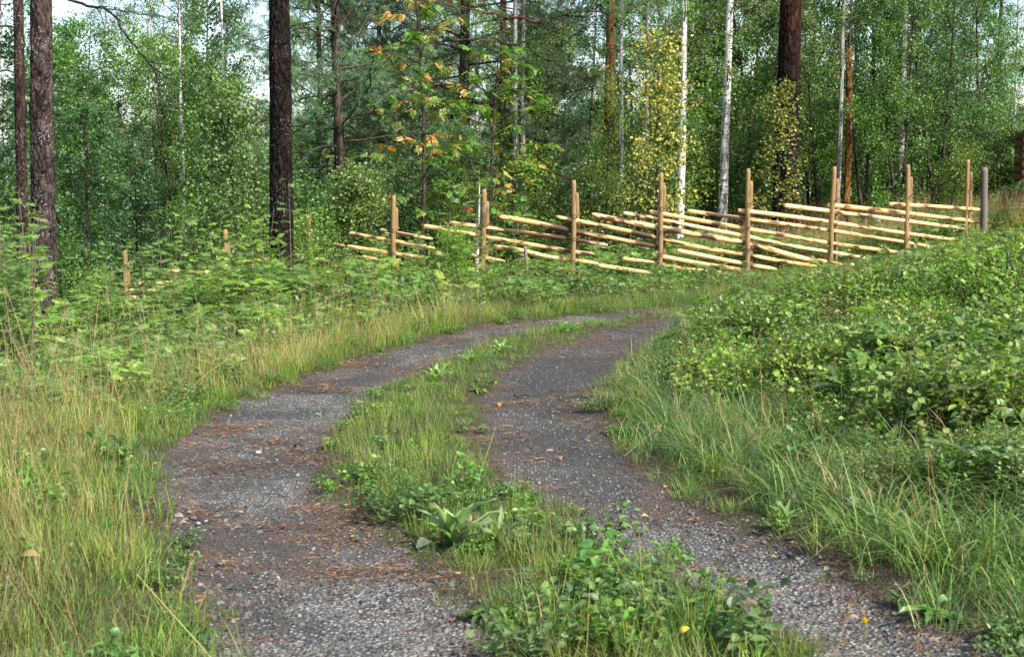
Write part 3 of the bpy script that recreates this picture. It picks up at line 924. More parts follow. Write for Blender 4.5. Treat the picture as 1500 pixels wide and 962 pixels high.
CAN = dict(tuft=8, nl=.11, dead=3)
T_GREY = plant_tree('pine_tree', 'thick pine trunk with pale grey flaky bark at the left edge', 'pine tree',
           pine_tree_meshes(1, 15.5, .142, 8.5, 2.3, 22, NEED, 'bark_grey', 72, (.024, 0), detail_h=4.2, amp=.012, wob=.3, **CAN), 67, 16.4)
plant_tree('pine_tree', 'thinner reddish brown pine trunk half hidden behind the pale grey one', 'pine tree',
           pine_tree_meshes(2, 14, .098, 7.5, 2.0, 20, NEED, 'bark_warm', 30, (.024, 0), tuft=8, nl=.11, dead=5, amp=.008, wob=.3), 35, 21.5)
T_BLACK = plant_tree('pine_tree', 'dark black pine trunk flecked with lichen left of the track bend', 'pine tree',
           pine_tree_meshes(3, 16, .168, 8.5, 2.3, 22, NEED, 'bark_pine', 72, (.009, 0), detail_h=4.8, amp=.017, wob=.3, **CAN), 412, 19.0)
plant_tree('pine_tree', 'massive dark pine trunk turning rusty red higher up behind the fence', 'pine tree',
           pine_tree_meshes(4, 17, .235, 9, 2.8, 24, NEED, 'bark_red', 72, (.006, 0), detail_h=5.2, amp=.016, wob=.3, **CAN), 1148, 25.5)
plant_tree('pine_tree', 'slim pine with orange upper bark beside a white birch stem', 'pine tree',
           pine_tree_meshes(5, 13, .155, 4.3, 2.6, 34, NEED, 'bark_rust', 24, (.002, 0), tuft=28, dead=7), 893, 34, 1.1)
T_MID = plant_tree('pine_tree', 'dark brown pine with low needle branches in the middle of the wood', 'pine tree',
           pine_tree_meshes(6, 11, .165, 2.6, 3.3, 56, NEED, 'bark_dull', 24, (0, 0), tuft=30, dead=9), 684, 30, .4)
plant_tree('pine_tree', 'bushy pine with drooping blue green needles right of the black trunk', 'pine tree',
           pine_tree_meshes(7, 9.5, .13, 1.5, 2.5, 64, NEEDB, 'bark_dull', 18, (0, 0), tuft=34, dead=8), 500, 26.5, 2.2)
plant_tree('pine_tree', 'tall grey pine with bare side limbs against the bright sky at right', 'pine tree',
           pine_tree_meshes(8, 16, .2, 9.5, 2.6, 24, NEED, 'bark_dull', 20, (0, 0), tuft=12, dead=16), 1384, 43, .2)
plant_tree('pine_tree', 'very thin dark pine stem near the right edge against the sky', 'pine tree',
           pine_tree_meshes(9, 12, .085, 8.5, 1.5, 16, NEED, 'bark_dull', 12, (0, 0), tuft=12, dead=8), 1458, 42, 1.3)
plant_tree('pine_tree', 'orange pine trunk cut by the left edge of the picture', 'pine tree',
           pine_tree_meshes(10, 13, .12, 6.5, 2.2, 20, NEED, 'bark_rust', 18, (0, 0), tuft=10, nl=.1, dead=4), 0, 27, 2.0)

# single limbs that cross the picture, parts of their trees
def px_branch(tree, pts, D, r, seed, col=(.5, .42, .38), mat='bark_dull', tw=10, needles=0, cols=NEED):
    rr = np.random.default_rng(seed)
    P0 = np.array([at(a, b, D + .25 * math.sin(i * .9 + seed)) for i, (a, b) in enumerate(pts)])
    s0 = np.linspace(0, 1, len(P0)); s1 = np.linspace(0, 1, len(P0) * 4)
    P = np.stack([np.interp(s1, s0, P0[:, j]) for j in range(3)], -1)
    P[1:-1] += rr.normal(0, r * .6, (len(P) - 2, 3))
    org = np.array(tree.location); g, gn = G(), G()
    V, Fs = tube(P - org, np.linspace(r, r * .35, len(P)), 6); g.add(V, Fs, col)
    d = P[-1] - P[0]; a0 = math.atan2(d[1], d[0])
    tips, dirs = [], []
    for k in range(tw):
        q = limb(rr, along(P - org, np.array([rr.uniform(.15, 1)]))[0], a0 + rr.normal(0, .9), rr.uniform(-.9, .5), rr.uniform(.2, .7), 4, rr.normal(-.3, .4), .3)
        V, Fs = tube(q, np.linspace(r * .35, .002, 5), 4, False); g.add(V, Fs, col)
        for t in (.5, .75, 1):
            for _ in range(2):
                tips.append(along(q, np.array([t]))[0] + rr.normal(0, .05, 3)); dirs.append(q[-1] - q[0] + rr.normal(0, .15, 3))
    b = obj('branch', g.mesh('branch', MAT[mat], True), tree)
    if needles:
        conifer_needles(gn, rr, np.array(tips), np.array(dirs), needles, .07, .006, cols)
        tag(obj('needle_spray', gn.mesh('needle_spray', MAT['needle']), b), kind='stuff')
    b.rotation_euler = (0, 0, -tree.rotation_euler.z)
    return b
px_branch(T_GREY, [(84, -6), (125, 8), (160, 14), (178, 42), (205, 78), (228, 100), (252, 120)], 16.2, .020, 1, tw=12, needles=16)
px_branch(T_GREY, [(150, 12), (200, 20), (262, 30)], 16.6, .011, 2, tw=7, needles=14)
px_branch(T_BLACK, [(430, 12), (462, 14), (490, 24), (515, 40)], 19.2, .013, 3, (1.4, 1.0, .7), tw=4)
px_branch(T_BLACK, [(430, 45), (455, 50), (478, 62)], 19.1, .010, 4, (1.5, 1.1, .8), tw=3)
px_branch(T_MID, [(684, 128), (664, 127), (645, 123), (628, 135)], 29.8, .06, 5, (1.5, .8, .55), tw=8, needles=22)
px_branch(T_MID, [(790, 30), (735, 24), (690, 14), (640, 4), (610, -8)], 27.0, .03, 6, (1.4, .9, .65), tw=26, needles=26)
px_branch(T_MID, [(650, 60), (720, 55), (780, 75), (830, 100)], 27.5, .03, 7, (.8, .7, .6), tw=26, needles=26)

# birches
def birch(seed, H=11, r0=.085, z0=2.2, R=1.6, nb=44, cols=GREENL, bark='birch', ll=.05, nleaf=26, tw=7):
    return broad_tree(seed, H, r0, z0, R, nb, tw, nleaf, ll, ll * .78, cols, None, -.9, .75, bark, 'leaf', None, 12, .22, .003, .08, 'birch', straight=True)
BA, BB, BC = birch(21), birch(22, 10, .075, 1.8, 1.7, 46, GREEN), birch(23, 12, .09, 3.2, 1.8, 40, GREENL, 'birch_grey')
plant_tree('birch_tree', 'brightest white birch stem standing left of the massive dark pine', 'birch tree', BA, 1059, 28.2, .3, (1.15, 1.15, 1.1))
plant_tree('birch_tree', 'white birch stem behind the yellow leaved young birch', 'birch tree', BB, 994, 26.2, 2.1, (1.12, 1.12, 1.15))
plant_tree('birch_tree', 'narrow white birch stem tight against the slim orange pine', 'birch tree', BA, 910, 28.5, 3.3, (.62, .62, 1))
plant_tree('birch_tree', 'dull grey birch stem between two white birch stems', 'birch tree', BC, 944, 30.5, 4.4, (.65, .65, 1))
plant_tree('birch_tree', 'grey white birch stem just left of the brown debarked stem', 'birch tree', BC, 1226, 25.9, 5.0, (.56, .56, .9))
plant_tree('birch_tree', 'grey birch stem high up between dark pine and bare limbed pine', 'birch tree', BC, 1318, 29.5, 1.0, (.85, .85, 1.1))
plant_tree('birch_tree', 'pale thin birch stem left of the black pine trunk', 'birch tree', BB, 274, 31, .9, (.85, .85, 1.05))
plant_tree('birch_tree', 'twin birch stem with grey white bark behind the thickest fence rail', 'birch tree', BC, 756, 29, 3.0, (.95, .95, .9))
plant_tree('birch_tree', 'darker twin birch stem beside the grey white one above the rail', 'birch tree', BC, 767, 29.4, 2.2, (.75, .75, .85))
plant_tree('birch_tree', 'short white birch sapling stem right behind a fence post', 'birch tree', BA, 699, 24.5, 1.8, (.55, .55, .2))
plant_tree('birch_tree', 'slim birch left of the black pine with light drooping foliage', 'birch tree', BA, 225, 36, 1.1, 1.0)

# young leafy trees that stand out
yb = broad_tree(31, 4.3, .035, .5, .95, 34, 6, 20, .06, .05, YEL, [.48, .24, .14, .14], -.5, .9, 'bark_dull', 'leaf', lambda t: 1.05 - .85 * t, 8, .4, .002, .11, 'young_birch', True)
plant_tree('young_birch', 'young birch covered in golden yellow leaves behind the fence', 'young tree', yb, 962, 24.3, .5, (1, 1, .93))
yb2 = broad_tree(32, 3.7, .028, .6, .6, 26, 5, 14, .06, .05, [(.13, .18, .035), (.34, .30, .04), (.10, .16, .03)], None, -.5, .9, 'bark_dull', 'leaf', lambda t: 1.0 - .8 * t, 8, .4, .002, .1, 'young_birch', True)
plant_tree('young_birch', 'slender young birch with a few yellow leaves before the massive pine', 'young tree', yb2, 1138, 23.8, 1.5, (.9, .9, .78))
yb3b = broad_tree(35, 3.6, .03, .5, 1.1, 26, 5, 16, .055, .045, [(.15, .22, .055), (.22, .26, .06), (.12, .18, .04)], None, -.35, .95, 'bark_dull', 'leaf', lambda t: 1.05 - .9 * t, 8, .4, .002, .1, 'young_birch', True)
plant_tree('young_birch', 'slender young birch with yellowing leaves climbing beside the slim orange pine', 'young tree', yb3b, 886, 25.5, 4.2, (.55, .55, .95))
yb3 = broad_tree(33, 3.6, .035, .35, 1.1, 44, 7, 24, .055, .045, [(.13, .24, .06), (.17, .27, .075), (.10, .20, .05)], None, -.35, .95, 'bark_dull', 'leaf', lambda t: 1.05 - .9 * t, 8, .4, .002, .1, 'young_birch', True)
plant_tree('young_birch', 'pale yellow green young birch left of the black pine trunk', 'young tree', yb3, 352, 23.5, .5, (1.05, 1.05, 1.1))
yb4 = broad_tree(34, 2.7, .03, .25, 1.0, 40, 7, 24, .055, .045, [(.12, .19, .055), (.16, .22, .07), (.10, .16, .045)], None, -.35, .95, 'bark_dull', 'leaf', lambda t: 1.05 - .85 * t, 8, .4, .002, .1, 'leafy_shrub', True)
plant_tree('leafy_shrub', 'light green leafy shrub behind the fence left of the leftmost tall post', 'shrub', yb4, 535, 23.3, 2.5, (1, 1, .85))

# rowan trees with autumn leaves
def rowan_tree(seed, H, nb, R, cols, wts, z0=1.2, L=.19):
    rng = np.random.default_rng(seed); gt, gc = G(), G()
    zz = np.linspace(-.1, H, 9)
    path = np.stack([.12 * np.sin(zz * .6), .1 * np.cos(zz * .5), zz], -1)
    trunk_geom(gt, path, .045, .012, 9, np.linspace(-.1, H, 24), seed, .002)
    for i in range(nb):
        t = (i + rng.random()) / nb; zb = z0 + (H - z0) * t
        b = (np.interp(zb, zz, path[:, 0]), np.interp(zb, zz, path[:, 1]), zb)
        q = limb(rng, b, i * 2.4 + rng.normal(0, .4), rng.uniform(.1, .7), R * (1.1 - .6 * t) * rng.uniform(.6, 1.1), 5, -.45, .2)
        V, Fs = tube(q, np.linspace(.012, .004, 6), 4, False); gt.add(V, Fs, (.7, .65, .6))
        m = 13
        B = along(q, rng.uniform(.3, 1.02, m)); d = q[-1] - q[0]; a0 = math.atan2(d[1], d[0])
        a = a0 + rng.normal(0, 1.0, m)
        D = np.stack([np.cos(a), np.sin(a), rng.normal(-.25, .4, m)], -1)
        wt = np.array(wts) * (np.array([.8, 1, 3.2, 2.4]) if rng.random() < .2 else np.array([1, 1, .3, .3]))
        pinnate(gc, rng, B, D, np.tile([0, 0, 1.0], (m, 1)) + rng.normal(0, .55, (m, 3)), L * rng.uniform(.75, 1.2, m), 5, .36, cols, wt)
    return gt.mesh('rowan_trunk', MAT['bark_dull'], True), gc.mesh('rowan_crown', MAT['leaf'])
RWA = rowan_tree(41, 5.2, 44, 1.7, ROW, [.40, .28, .16, .16], L=.165)
RWB = rowan_tree(42, 4.4, 34, 1.4, ROW, [.55, .3, .05, .1], L=.16)
plant_tree('rowan_tree', 'rowan tree with orange tinged leaves between the black pine and the middle', 'rowan tree', RWA, 612, 23.6, 0, (1, 1, 1.0))
plant_tree('rowan_tree', 'rowan tree with scattered coral red leaves above the fence middle', 'rowan tree', RWB, 728, 24.6, 2.0, (1.05, 1.05, .95))

# the debarked stem and the dead snag top
g = G(); zz = np.linspace(-.1, 3.45, 40)
trunk_geom(g, np.stack([.03 * np.sin(zz), .02 * np.cos(zz), zz], -1), .066, .055, 14, zz, 77, .003, (1.15, .95, .7))
t = thing('dead_stem', 'upright brown debarked tree stem with a thin dark snag on top', 'dead tree', tuple(gx(1237, 26)))
g2 = G(); rng = np.random.default_rng(5)
V, Fs = tube([(.0, 0, 3.4), (.02, 0, 4.0), (.0, .02, 4.6), (.05, 0, 5.6)], [.028, .024, .02, .008], 6); g2.add(V, Fs, (.03, .022, .018))
for k in range(9):
    q = limb(rng, (.01, 0, rng.uniform(3.2, 5.2)), rng.uniform(0, 6.28), rng.uniform(-.5, .3), rng.uniform(.4, 1.1), 4, -.3, .25)
    V, Fs = tube(q, np.linspace(.012, .003, 5), 4, False); g2.add(V, Fs, (.035, .027, .022))
MAT['debarked'] = plain('debarked_wood', .7, .3, .006, 18)
st_me = G()
obj('trunk', g.mesh('debarked_stem', bark_mat('brown_debarked', (.09, .052, .025), (.17, .10, .045), (.10, .14, .04), .6), True), t)
obj('snag', g2.mesh('snag', MAT['stem']), t)

# generic wood behind: individual trees, meshes shared
rng = np.random.default_rng(99)
KA = broad_tree(51, 8, .07, .7, 2.0, 38, 13, 22, .095, .075, GREEND, None, -.4, .8, 'bark_dull', 'leaf', lambda t: 1.0 - .7 * t ** 1.5, 9, .4, .004, .08, 'aspen')
KB = broad_tree(52, 7, .06, .5, 1.8, 40, 12, 24, .07, .055, GREEN, None, -.5, .8, 'bark_dull', 'leaf', lambda t: 1.0 - .7 * t ** 1.5, 9, .4, .004, .07, 'alder', False, 2)
KC = broad_tree(53, 5, .045, .3, 1.6, 36, 11, 26, .06, .05, GREENL, None, -.4, .9, 'bark_dull', 'leaf', lambda t: 1.05 - .8 * t, 8, .4, .003, .08, 'thicket_birch', False, 2)
KP = pine_tree_meshes(54, 9, .11, 1.2, 2.2, 52, NEED, 'bark_dull', 12, (0, 0), tuft=28, dead=8)
KQ = pine_tree_meshes(55, 10, .12, 2.4, 2.4, 48, NEEDB, 'bark_rust', 12, (0, 0), tuft=28, dead=8)
KS = spruce_meshes(56, 8, .10, .3, 1.9, 74, [(.05, .10, .04), (.065, .12, .045), (.04, .085, .035)], 11)
KT = broad_tree(57, 2.6, .022, .15, .95, 34, 6, 22, .055, .045, GREEN, None, -.35, 1.0, 'bark_dull', 'leaf', lambda t: 1.05 - .75 * t, 7, .4, .002, .12, 'bush', False, 3)
KU = broad_tree(58, 2.2, .02, .15, .9, 34, 6, 22, .06, .05, GREENL, None, -.35, 1.0, 'bark_dull', 'leaf', lambda t: 1.05 - .75 * t, 7, .4, .002, .12, 'bush', False, 3)
KIND = {
 'a': (KA, 'broadleaf_tree', 'dark green broadleaf tree', 'broadleaf tree', 'dark broadleaf trees of the wood'),
 'b': (KB, 'alder_tree', 'mid green bushy alder', 'alder tree', 'alders of the wood'),
 'c': (KC, 'thicket_birch', 'light green young birch', 'young tree', 'young birches of the thicket'),
 'p': (KP, 'young_pine', 'young dark needled pine', 'pine tree', 'young pines of the wood'),
 'q': (KQ, 'background_pine', 'bluish needled pine with rusty stem', 'pine tree', 'bluish pines of the wood'),
 's': (KS, 'spruce_tree', 'dark spruce with drooping branches', 'spruce tree', 'spruces of the wood'),
 't': (KT, 'green_bush', 'low mid green bush', 'bush', 'mid green bushes behind the fence'),
 'u': (KU, 'pale_bush', 'low pale green bush', 'bush', 'pale bushes behind the fence'),
 'v': (BB, 'wood_birch', 'slim birch with thin foliage', 'birch tree', 'slim birches of the wood'),
}
FILL = [  # px, depth, kind, scale
 (-60,27,'a',1), (100,30,'b',.95), (150,34,'a',.75), (205,29,'s',.45), (300,34,'c',1.25), (250,40,'v',1), (335,38,'v',1), (455,32,'c',1.0),
 (470,37,'p',1.1), (545,33,'s',.75), (575,38,'q',1.2), (620,35,'p',1.1), (640,42,'b',1.2), (735,34,'q',1.1), (790,40,'p',1.0), (860,40,'a',1.0),
 (930,40,'b',1.2), (1020,38,'c',1.2), (1030,45,'v',1.1), (1095,36,'b',1.1), (1100,44,'v',1.2), (1190,33,'b',1.0), (1185,42,'v',1.1), (1275,31,'a',.85), (1255,38,'b',1.2), (1330,30,'b',.8),
 (1345,36,'a',1.0), (1405,34,'b',.75), (1410,40,'b',.8), (1300,45,'v',1.2), (1440,33,'c',.7), (1480,46,'v',.9), (1560,36,'b',1.0), (985,43,'v',1.2), (700,46,'v',1.2), (500,46,'a',1.3),
 (20,36,'v',1.1), (300,46,'a',1.2), (200,47,'b',.8), (420,34,'t',1.2),
 (135,25.5,'a',.62), (195,27,'a',.5), (290,28,'b',.8), (1265,26.5,'b',.62), (1320,26,'b',.68), (1375,27,'b',.7), (1195,29.5,'c',.9), (1035,34,'b',.8), (640,28,'b',.62), (430,28,'c',.85), (985,34,'c',1.1), (1100,31,'c',1.0), (1430,30,'a',.7), (560,30,'p',.9), (800,33,'p',.6),
 (118,32.5,'a',.9), (172,32,'b',.9), (60,33,'a',.9), (235,34,'c',1.15), (372,34,'c',1.15), (165,39,'v',.95), (130,36,'c',1.0), (470,33,'c',1.1), (560,32.5,'c',1.05), (655,33,'c',1.1), (745,33,'c',1.1), (780,36,'b',.9), (960,32,'c',1.0), (1120,33.5,'c',1.15), (1010,31,'u',1.5), (720,29,'u',1.2),
 (95,24,'t',.75), (250,25,'u',.8), (300,26,'t',1.0), (455,24.5,'t',.95), (480,26,'u',1.0), (600,25,'t',1.0), (575,27,'t',1.2), (640,26,'u',.9), (680,26.5,'t',1.1), (790,28,'u',.5), (905,27,'u',1.0),
 (1000,28,'u',.9), (1030,29.5,'t',1.0), (1085,30,'u',.95), (1110,28.5,'t',1.1), (1180,30,'t',1.0), (1205,31,'u',1.1), (1270,30,'t',1.05), (1310,30.5,'t',1.0), (1350,30,'t',1.1), (1390,30,'t',.9), (1420,30,'u',1.0), (1455,29,'t',.7), (1400,25.5,'u',.6), (0,25,'t',1.0), (170,27,'t',.9), (905,29,'t',1.0),
]
LANDMARK = [(-60, 'beyond the left edge'), (45, 'behind the two trunks at the left edge'), (274, 'near the pale thin birch stem'), (352, 'behind the pale yellow green young birch'), (412, 'behind the black pine trunk'), (512, 'near the bushy drooping pine'),
            (612, 'behind the orange tinged rowan'), (728, 'behind the red flecked rowan'), (841, 'behind the gap in the middle of the wood'), (900, 'near the slim orange pine'), (962, 'behind the golden young birch'), (1059, 'near the brightest white birch'),
            (1148, 'behind the massive dark pine'), (1237, 'near the brown debarked stem'), (1318, 'near the high grey birch'), (1384, 'near the tall bare limbed pine'), (1458, 'near the thinnest dark pine'), (1560, 'near the log building')]
FILL.sort(key=lambda f: f[1])
byl = {}
for f in FILL:
    lm = min(LANDMARK, key=lambda q: abs(q[0] - f[0]))[1]
    byl.setdefault((f[2], lm), []).append(f)
first = {}
for (k, lm), fs in byl.items():
    pair, nm, lab, cat, grp = KIND[k]
    for i, (px, D, _, s) in enumerate(fs):
        order = '' if len(fs) == 1 else (', the farthest' if i == len(fs) - 1 else [', the nearest', ', second nearest', ', third nearest', ', fourth nearest'][i])
        label = lab + ' ' + lm + order
        p = tuple(gx(px, D)); rz = rng.uniform(0, 6.28); sc = s * rng.uniform(.92, 1.08)
        if k not in first:
            first[k] = plant_tree(nm, label, cat, pair, px, D, rz, sc, grp)
        else:
            dup(first[k], p, rz, sc, label)

# low shrubs before the left stretch of fence
for px, D, sc, lab in ((455, 19.9, .62, 'leafy shrub hiding the fence right of the black pine foot'), (345, 20.1, .42, 'small leafy shrub between two short fence posts at left'), (245, 19.6, .40, 'small leafy shrub right of the leftmost fence post'), (400, 18.3, .30, 'tiny leafy shrub at the foot of the black pine'),
                       (130, 19.2, .45, 'leafy shrub left of the leftmost fence post'), (500, 20.0, .36, 'low leafy shrub under the left rail ends'), (665, 19.4, .40, 'low leafy shrub before the rails left of the middle'), (20, 17.5, .5, 'leafy shrub behind the reddish trunk at the left edge')):
    dup(first['u'], tuple(gx(px, D)), px * .7, sc, lab, 'low shrubs along the left fence')

# the spruce whose branch tips reach in at the right edge
sp = spruce_meshes(61, 6.5, .09, .9, 1.7, 80, [(.10, .17, .04), (.08, .14, .035), (.06, .12, .035)], 15)
plant_tree('spruce_tree', 'bright green spruce reaching in at the right edge above the log building', 'spruce tree', sp, 1600, 24.3, .4)

# far wood: reads as one mass, haze put into its lighter leaf colours
rng = np.random.default_rng(7)
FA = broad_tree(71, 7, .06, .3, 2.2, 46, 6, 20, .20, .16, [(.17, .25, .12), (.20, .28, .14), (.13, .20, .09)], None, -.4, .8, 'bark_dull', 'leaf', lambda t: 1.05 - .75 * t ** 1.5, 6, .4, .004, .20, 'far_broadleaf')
FB = broad_tree(72, 8, .06, .3, 1.9, 50, 6, 20, .17, .10, [(.075, .13, .07), (.09, .15, .085)], None, -.2, .5, 'bark_dull', 'leaf', lambda t: 1.0 - .8 * t, 6, .4, .004, .16, 'far_conifer')
FP, FR, FS, FI = [], [], [], []
for i in range(190):
    D = 50 + 55 * rng.random() ** .8; x = rng.uniform(-.45, .45) * D
    FP.append((x, D, float(h(x, D)) - .4)); FR.append((0, 0, rng.uniform(0, 6.28))); FS.append(rng.uniform(.45, .85) * D / 75); FI.append(rng.integers(0, 2))
scatter('distant_forest', 'pale far wood seen through gaps between the trees', [FA[1], FB[1]], FP, FR, FS, FI)
FP, FR, FS, FI = [], [], [], []
for i in range(420):
    D = rng.uniform(30, 80); x = rng.uniform(-.45, .45) * D
    FP.append((x, D, float(h(x, D)) - .1)); FR.append((0, 0, rng.uniform(0, 6.28))); FS.append(rng.uniform(.45, .95)); FI.append(rng.integers(0, 2))
scatter('woodland_undergrowth', 'mixed green undergrowth covering the forest floor', [KT[1], KU[1]], FP, FR, FS, FI)

# ------------------------------------------------------------------ roundpole fence
POST = [  # px, py of the top, depth
 (183, 369, 20.6), (330, 338, 20.7), (452, 318, 20.7), (576, 288, 20.6), (709, 279, 20.5), (841, 266, 20.3), (969, 255, 20.2), (1096, 249, 20.2), (1222, 246, 20.8), (1330, 243, 22.0), (1418, 236, 23.3)]
FPX = np.array([p[0] for p in POST] + [1440.]); FD = np.array([p[2] for p in POST] + [23.6])
def fd(px): return float(np.interp(px, FPX, FD))
fence = thing('roundpole_fence', 'slanting roundpole fence of peeled rails between paired posts along the track', 'fence', tuple(gx(1096, 20.2)))
F0 = np.array(fence.location)
WOODC = np.array([(.74, .49, .22), (.80, .56, .27), (.66, .42, .18), (.72, .45, .19)])
def round_pole(P, R, sides, seed, pale, bark_amt, barkc=(.075, .042, .028)):
    rng = np.random.default_rng(seed)
    P = np.asarray(P, float)
    n = len(P); V, Fs = tube(P, R, sides)
    s = np.concatenate([[0], np.cumsum(np.linalg.norm(np.diff(P, axis=0), axis=1))])
    SS, TH = np.repeat(s, sides), np.tile(np.arange(sides) * 6.283 / sides, n)
    nz = fbm(SS * 3.2 + seed * 7.7, np.cos(TH) * .9 + seed, seed, 4) * .75 + .25 * vnoise(SS * 11 + seed, np.sin(TH) * 1.4, seed + 2)
    hasbark = sstep(.0, .05, nz - (1 - bark_amt))
    C = pale * (1 + .22 * (fbm(SS * 5, TH * 2, seed + 4, 3) - .5))[:, None]
    C = C * (1 - hasbark[:, None]) + np.array(barkc) * hasbark[:, None]
    V = V.copy()
    ctr = np.repeat(P, sides, 0); V[:n * sides] += (V[:n * sides] - ctr) * (.08 * hasbark + .10 * (vnoise(SS * 4, TH, seed + 8) - .5))[:, None]
    endc = np.array([(.70, .50, .28)] * 2)
    return V, Fs, np.vstack([C, endc])
RAIL = [
 [(512,341.5),(577,353),(637,363.5)], [(557,337),(634,350)], [(509,361),(588,373),(624,377)], [(530,376),(568,381.5)], [(621,331),(673,339.5),(717,348),(806,363),(838,368.5),(871,372.5)],
 [(658,326),(717,334),(838,350.5),(890,359)], [(729,317),(778,325),(837,338),(900,349.5),(970,363)], [(813,318),(845,323.5),(928,340),(974,351.5),(1043,366),(1097,373.5),(1147,383),(1196,390)],
 [(867,315),(928,327),(979,335.5),(1019,343),(1093,356),(1125,364),(1160,374.5),(1208,385)], [(913,312),(967,321.5),(1019,332),(1093,346),(1168,362),(1230,371),(1277,380)],
 [(952,309.5),(975,314),(1019,322),(1093,335),(1220,357),(1319,370)], [(1007,309),(1093,320.5),(1220,338),(1290,349),(1376,363)], [(1081,308),(1150,316),(1220,325.6),(1300,338),(1409,353)],
 [(1149,300.7),(1260,315),(1330,324),(1413,335)], [(1213,300),(1300,309),(1438,325.5)], [(1303,299),(1370,302.5),(1438,307.5)],
 [(722,361),(766,367),(803,376.5),(839,381),(876,386)], [(802,393.5),(838,396.5),(868,402)], [(876,389),(905,393),(960,401)], [(912,378.6),(955,384.5),(1010,395)], [(956,373),(1019,385),(1095,396.5)],
 [(992,367),(1093,387),(1138,394.5)], [(1004,394),(1037,397)], [(1050,398.5),(1074,403)], [(1196,381),(1255,391.5)],
 [(192,415),(240,414),(289,413)], [(189,425),(230,425),(275,425)], [(186,436),(230,435.5),(273,435)], [(158,452),(186,450),(212,447)], [(247,397),(320,399.5),(396,403)], [(345,384.5),(372,382.5),(408,379.5)], [(340,414),(396,417)], [(470,356),(505,360)], [(430,377),(480,382)], [(690,374),(740,383)]]
for i, pts in enumerate(RAIL):
    pts = np.array(pts, float)
    L = pts[-1, 0] - pts[0, 0]; n = max(6, int(L / 4.5))
    xs = np.linspace(pts[0, 0], pts[-1, 0], n); ys = np.interp(xs, pts[:, 0], pts[:, 1])
    if n > 9:
        k = np.array([1, 2, 3, 2, 1]) / 9; ys[2:-2] = np.convolve(ys, k, 'valid')
    rng = np.random.default_rng(300 + i)
    P = np.array([at(a, b, fd(a) + .012 * math.sin(a * .05 + i)) for a, b in zip(xs, ys)])
    R0 = {6: .041, 8: .043}.get(i, rng.uniform(.028, .035) if pts[0, 0] > 600 else rng.uniform(.026, .032)); R = np.linspace(R0, R0 * rng.uniform(.74, .9), n); R[0] *= .8; R[-1] *= .55; R[-2] *= .8
    V, Fs, C = round_pole(P - F0, R, 10, 300 + i, WOODC[i % 4] * rng.uniform(.92, 1.1), .38 + (.16 if i in (5, 6, 17) else 0) + rng.uniform(0, .10))
    obj('rail', G().add(V, Fs, C).mesh('rail', MAT['wood'], True), fence)
for i, (px, py, D) in enumerate(POST):
    for b in (0, 1):
        d = D + (.075 if b else -.075)
        top = at(px + (4.2 if b else 0), py + (16 if b else 0) - (2 if not b else 0), d)
        base = float(h(top[0], top[1])) - .25
        rng = np.random.default_rng(500 + i * 2 + b)
        z = np.linspace(base, top[2], 26)
        lean = rng.normal(0, .012, 2)
        P = np.stack([top[0] + lean[0] * (z - top[2]) + .004 * np.sin(z * 4 + i), top[1] + lean[1] * (z - top[2]), z], -1)
        r = rng.uniform(.034, .039) * (.85 if b else 1)
        R = np.linspace(r * 1.06, r * .94, 26); R[-1] *= .8
        pc = np.array((.235, .155, .066)) * rng.uniform(.85, 1.15) * (.85 if b else 1)  # rear post of each pair: its shade is put into a darker colour
        V, Fs, C = round_pole(P - F0, R, 12, 700 + i * 2 + b, pc, .34, (.085, .06, .03))
        obj('post', G().add(V, Fs, C).mesh('post', MAT['wood'], True), fence)
    for k in range(3):                                         # withy loops that hold the pair together
        zc = at(px, py, D)[2] - (.45 + .33 * k)
        th = np.linspace(0, 6.283, 15)
        c = at(px + 3, py, D)
        P = np.stack([c[0] + .058 * np.cos(th), c[1] + .145 * np.sin(th), zc + .02 * np.sin(th + k)], -1)
        V, Fs = tube(P - F0, .0065, 5, False)
        obj('withy_tie', G().add(V, Fs, (.16, .10, .055)).mesh('withy_tie', MAT['wood'], True), fence)

def lone_post(name, label, cat, px, ptop, pbot, D, r, col, seed, topx=None):
    top = at(topx or px, ptop, D); bot = at(px, pbot, D)
    z = np.linspace(0, 1, 18)[:, None]
    bot[2] = min(bot[2], float(h(bot[0], bot[1])) - .1)
    P = bot + (top - bot) * z
    R = np.full(18, r); R[-1] *= .85
    V, Fs, C = round_pole(P - bot, R, 12, seed, np.array(col), .12, tuple(np.array(col) * .45))
    tag(obj(name, G().add(V, Fs, C).mesh(name, MAT['wood'], True), None, tuple(bot)), label, cat)
lone_post('grey_post', 'weathered grey post closing the right end of the fence', 'post', 1442, 245, 335, 23.5, .056, (.12, .105, .095), 5)
lone_post('leaning_stake', 'thin leaning grey stake in the grass before the fence', 'stake', 775, 361, 405, 18.6, .022, (.16, .12, .10), 6, 769)

# ------------------------------------------------------------------ log building at the right edge
c0 = gx(1496, 27.5)
cab = thing('log_building', 'corner of a brown log building with crossed log ends at the right edge', 'building', tuple(c0), None, math.radians(-23))
base = float(at(1496, 296, 27.5)[2]) - c0[2]
def logm(p, q, r, seed):
    t = np.linspace(0, 1, 10)[:, None]
    P = np.array(p) + (np.array(q) - np.array(p)) * t
    V, Fs, C = round_pole(P, np.full(10, r), 12, seed, np.array((.15, .075, .03)), .15, (.06, .03, .015))
    return G().add(V, Fs, C).mesh('log', MAT['log'], True)
r = .078
for k in range(-4, 9):
    z = base + k * .158
    obj('log', logm((-.17, .09, z), (3.2, .09, z), r, 40 + k), cab)
    obj('log', logm((.05, -.13, z + .079), (.05, 3.0, z + .079), r, 80 + k), cab)
g = G()
V, Fs = tube([(.20, -.16, base - .7), (.20, -.16, base + 1.32)], .055, 4); g.add(V, Fs, (.12, .055, .02))
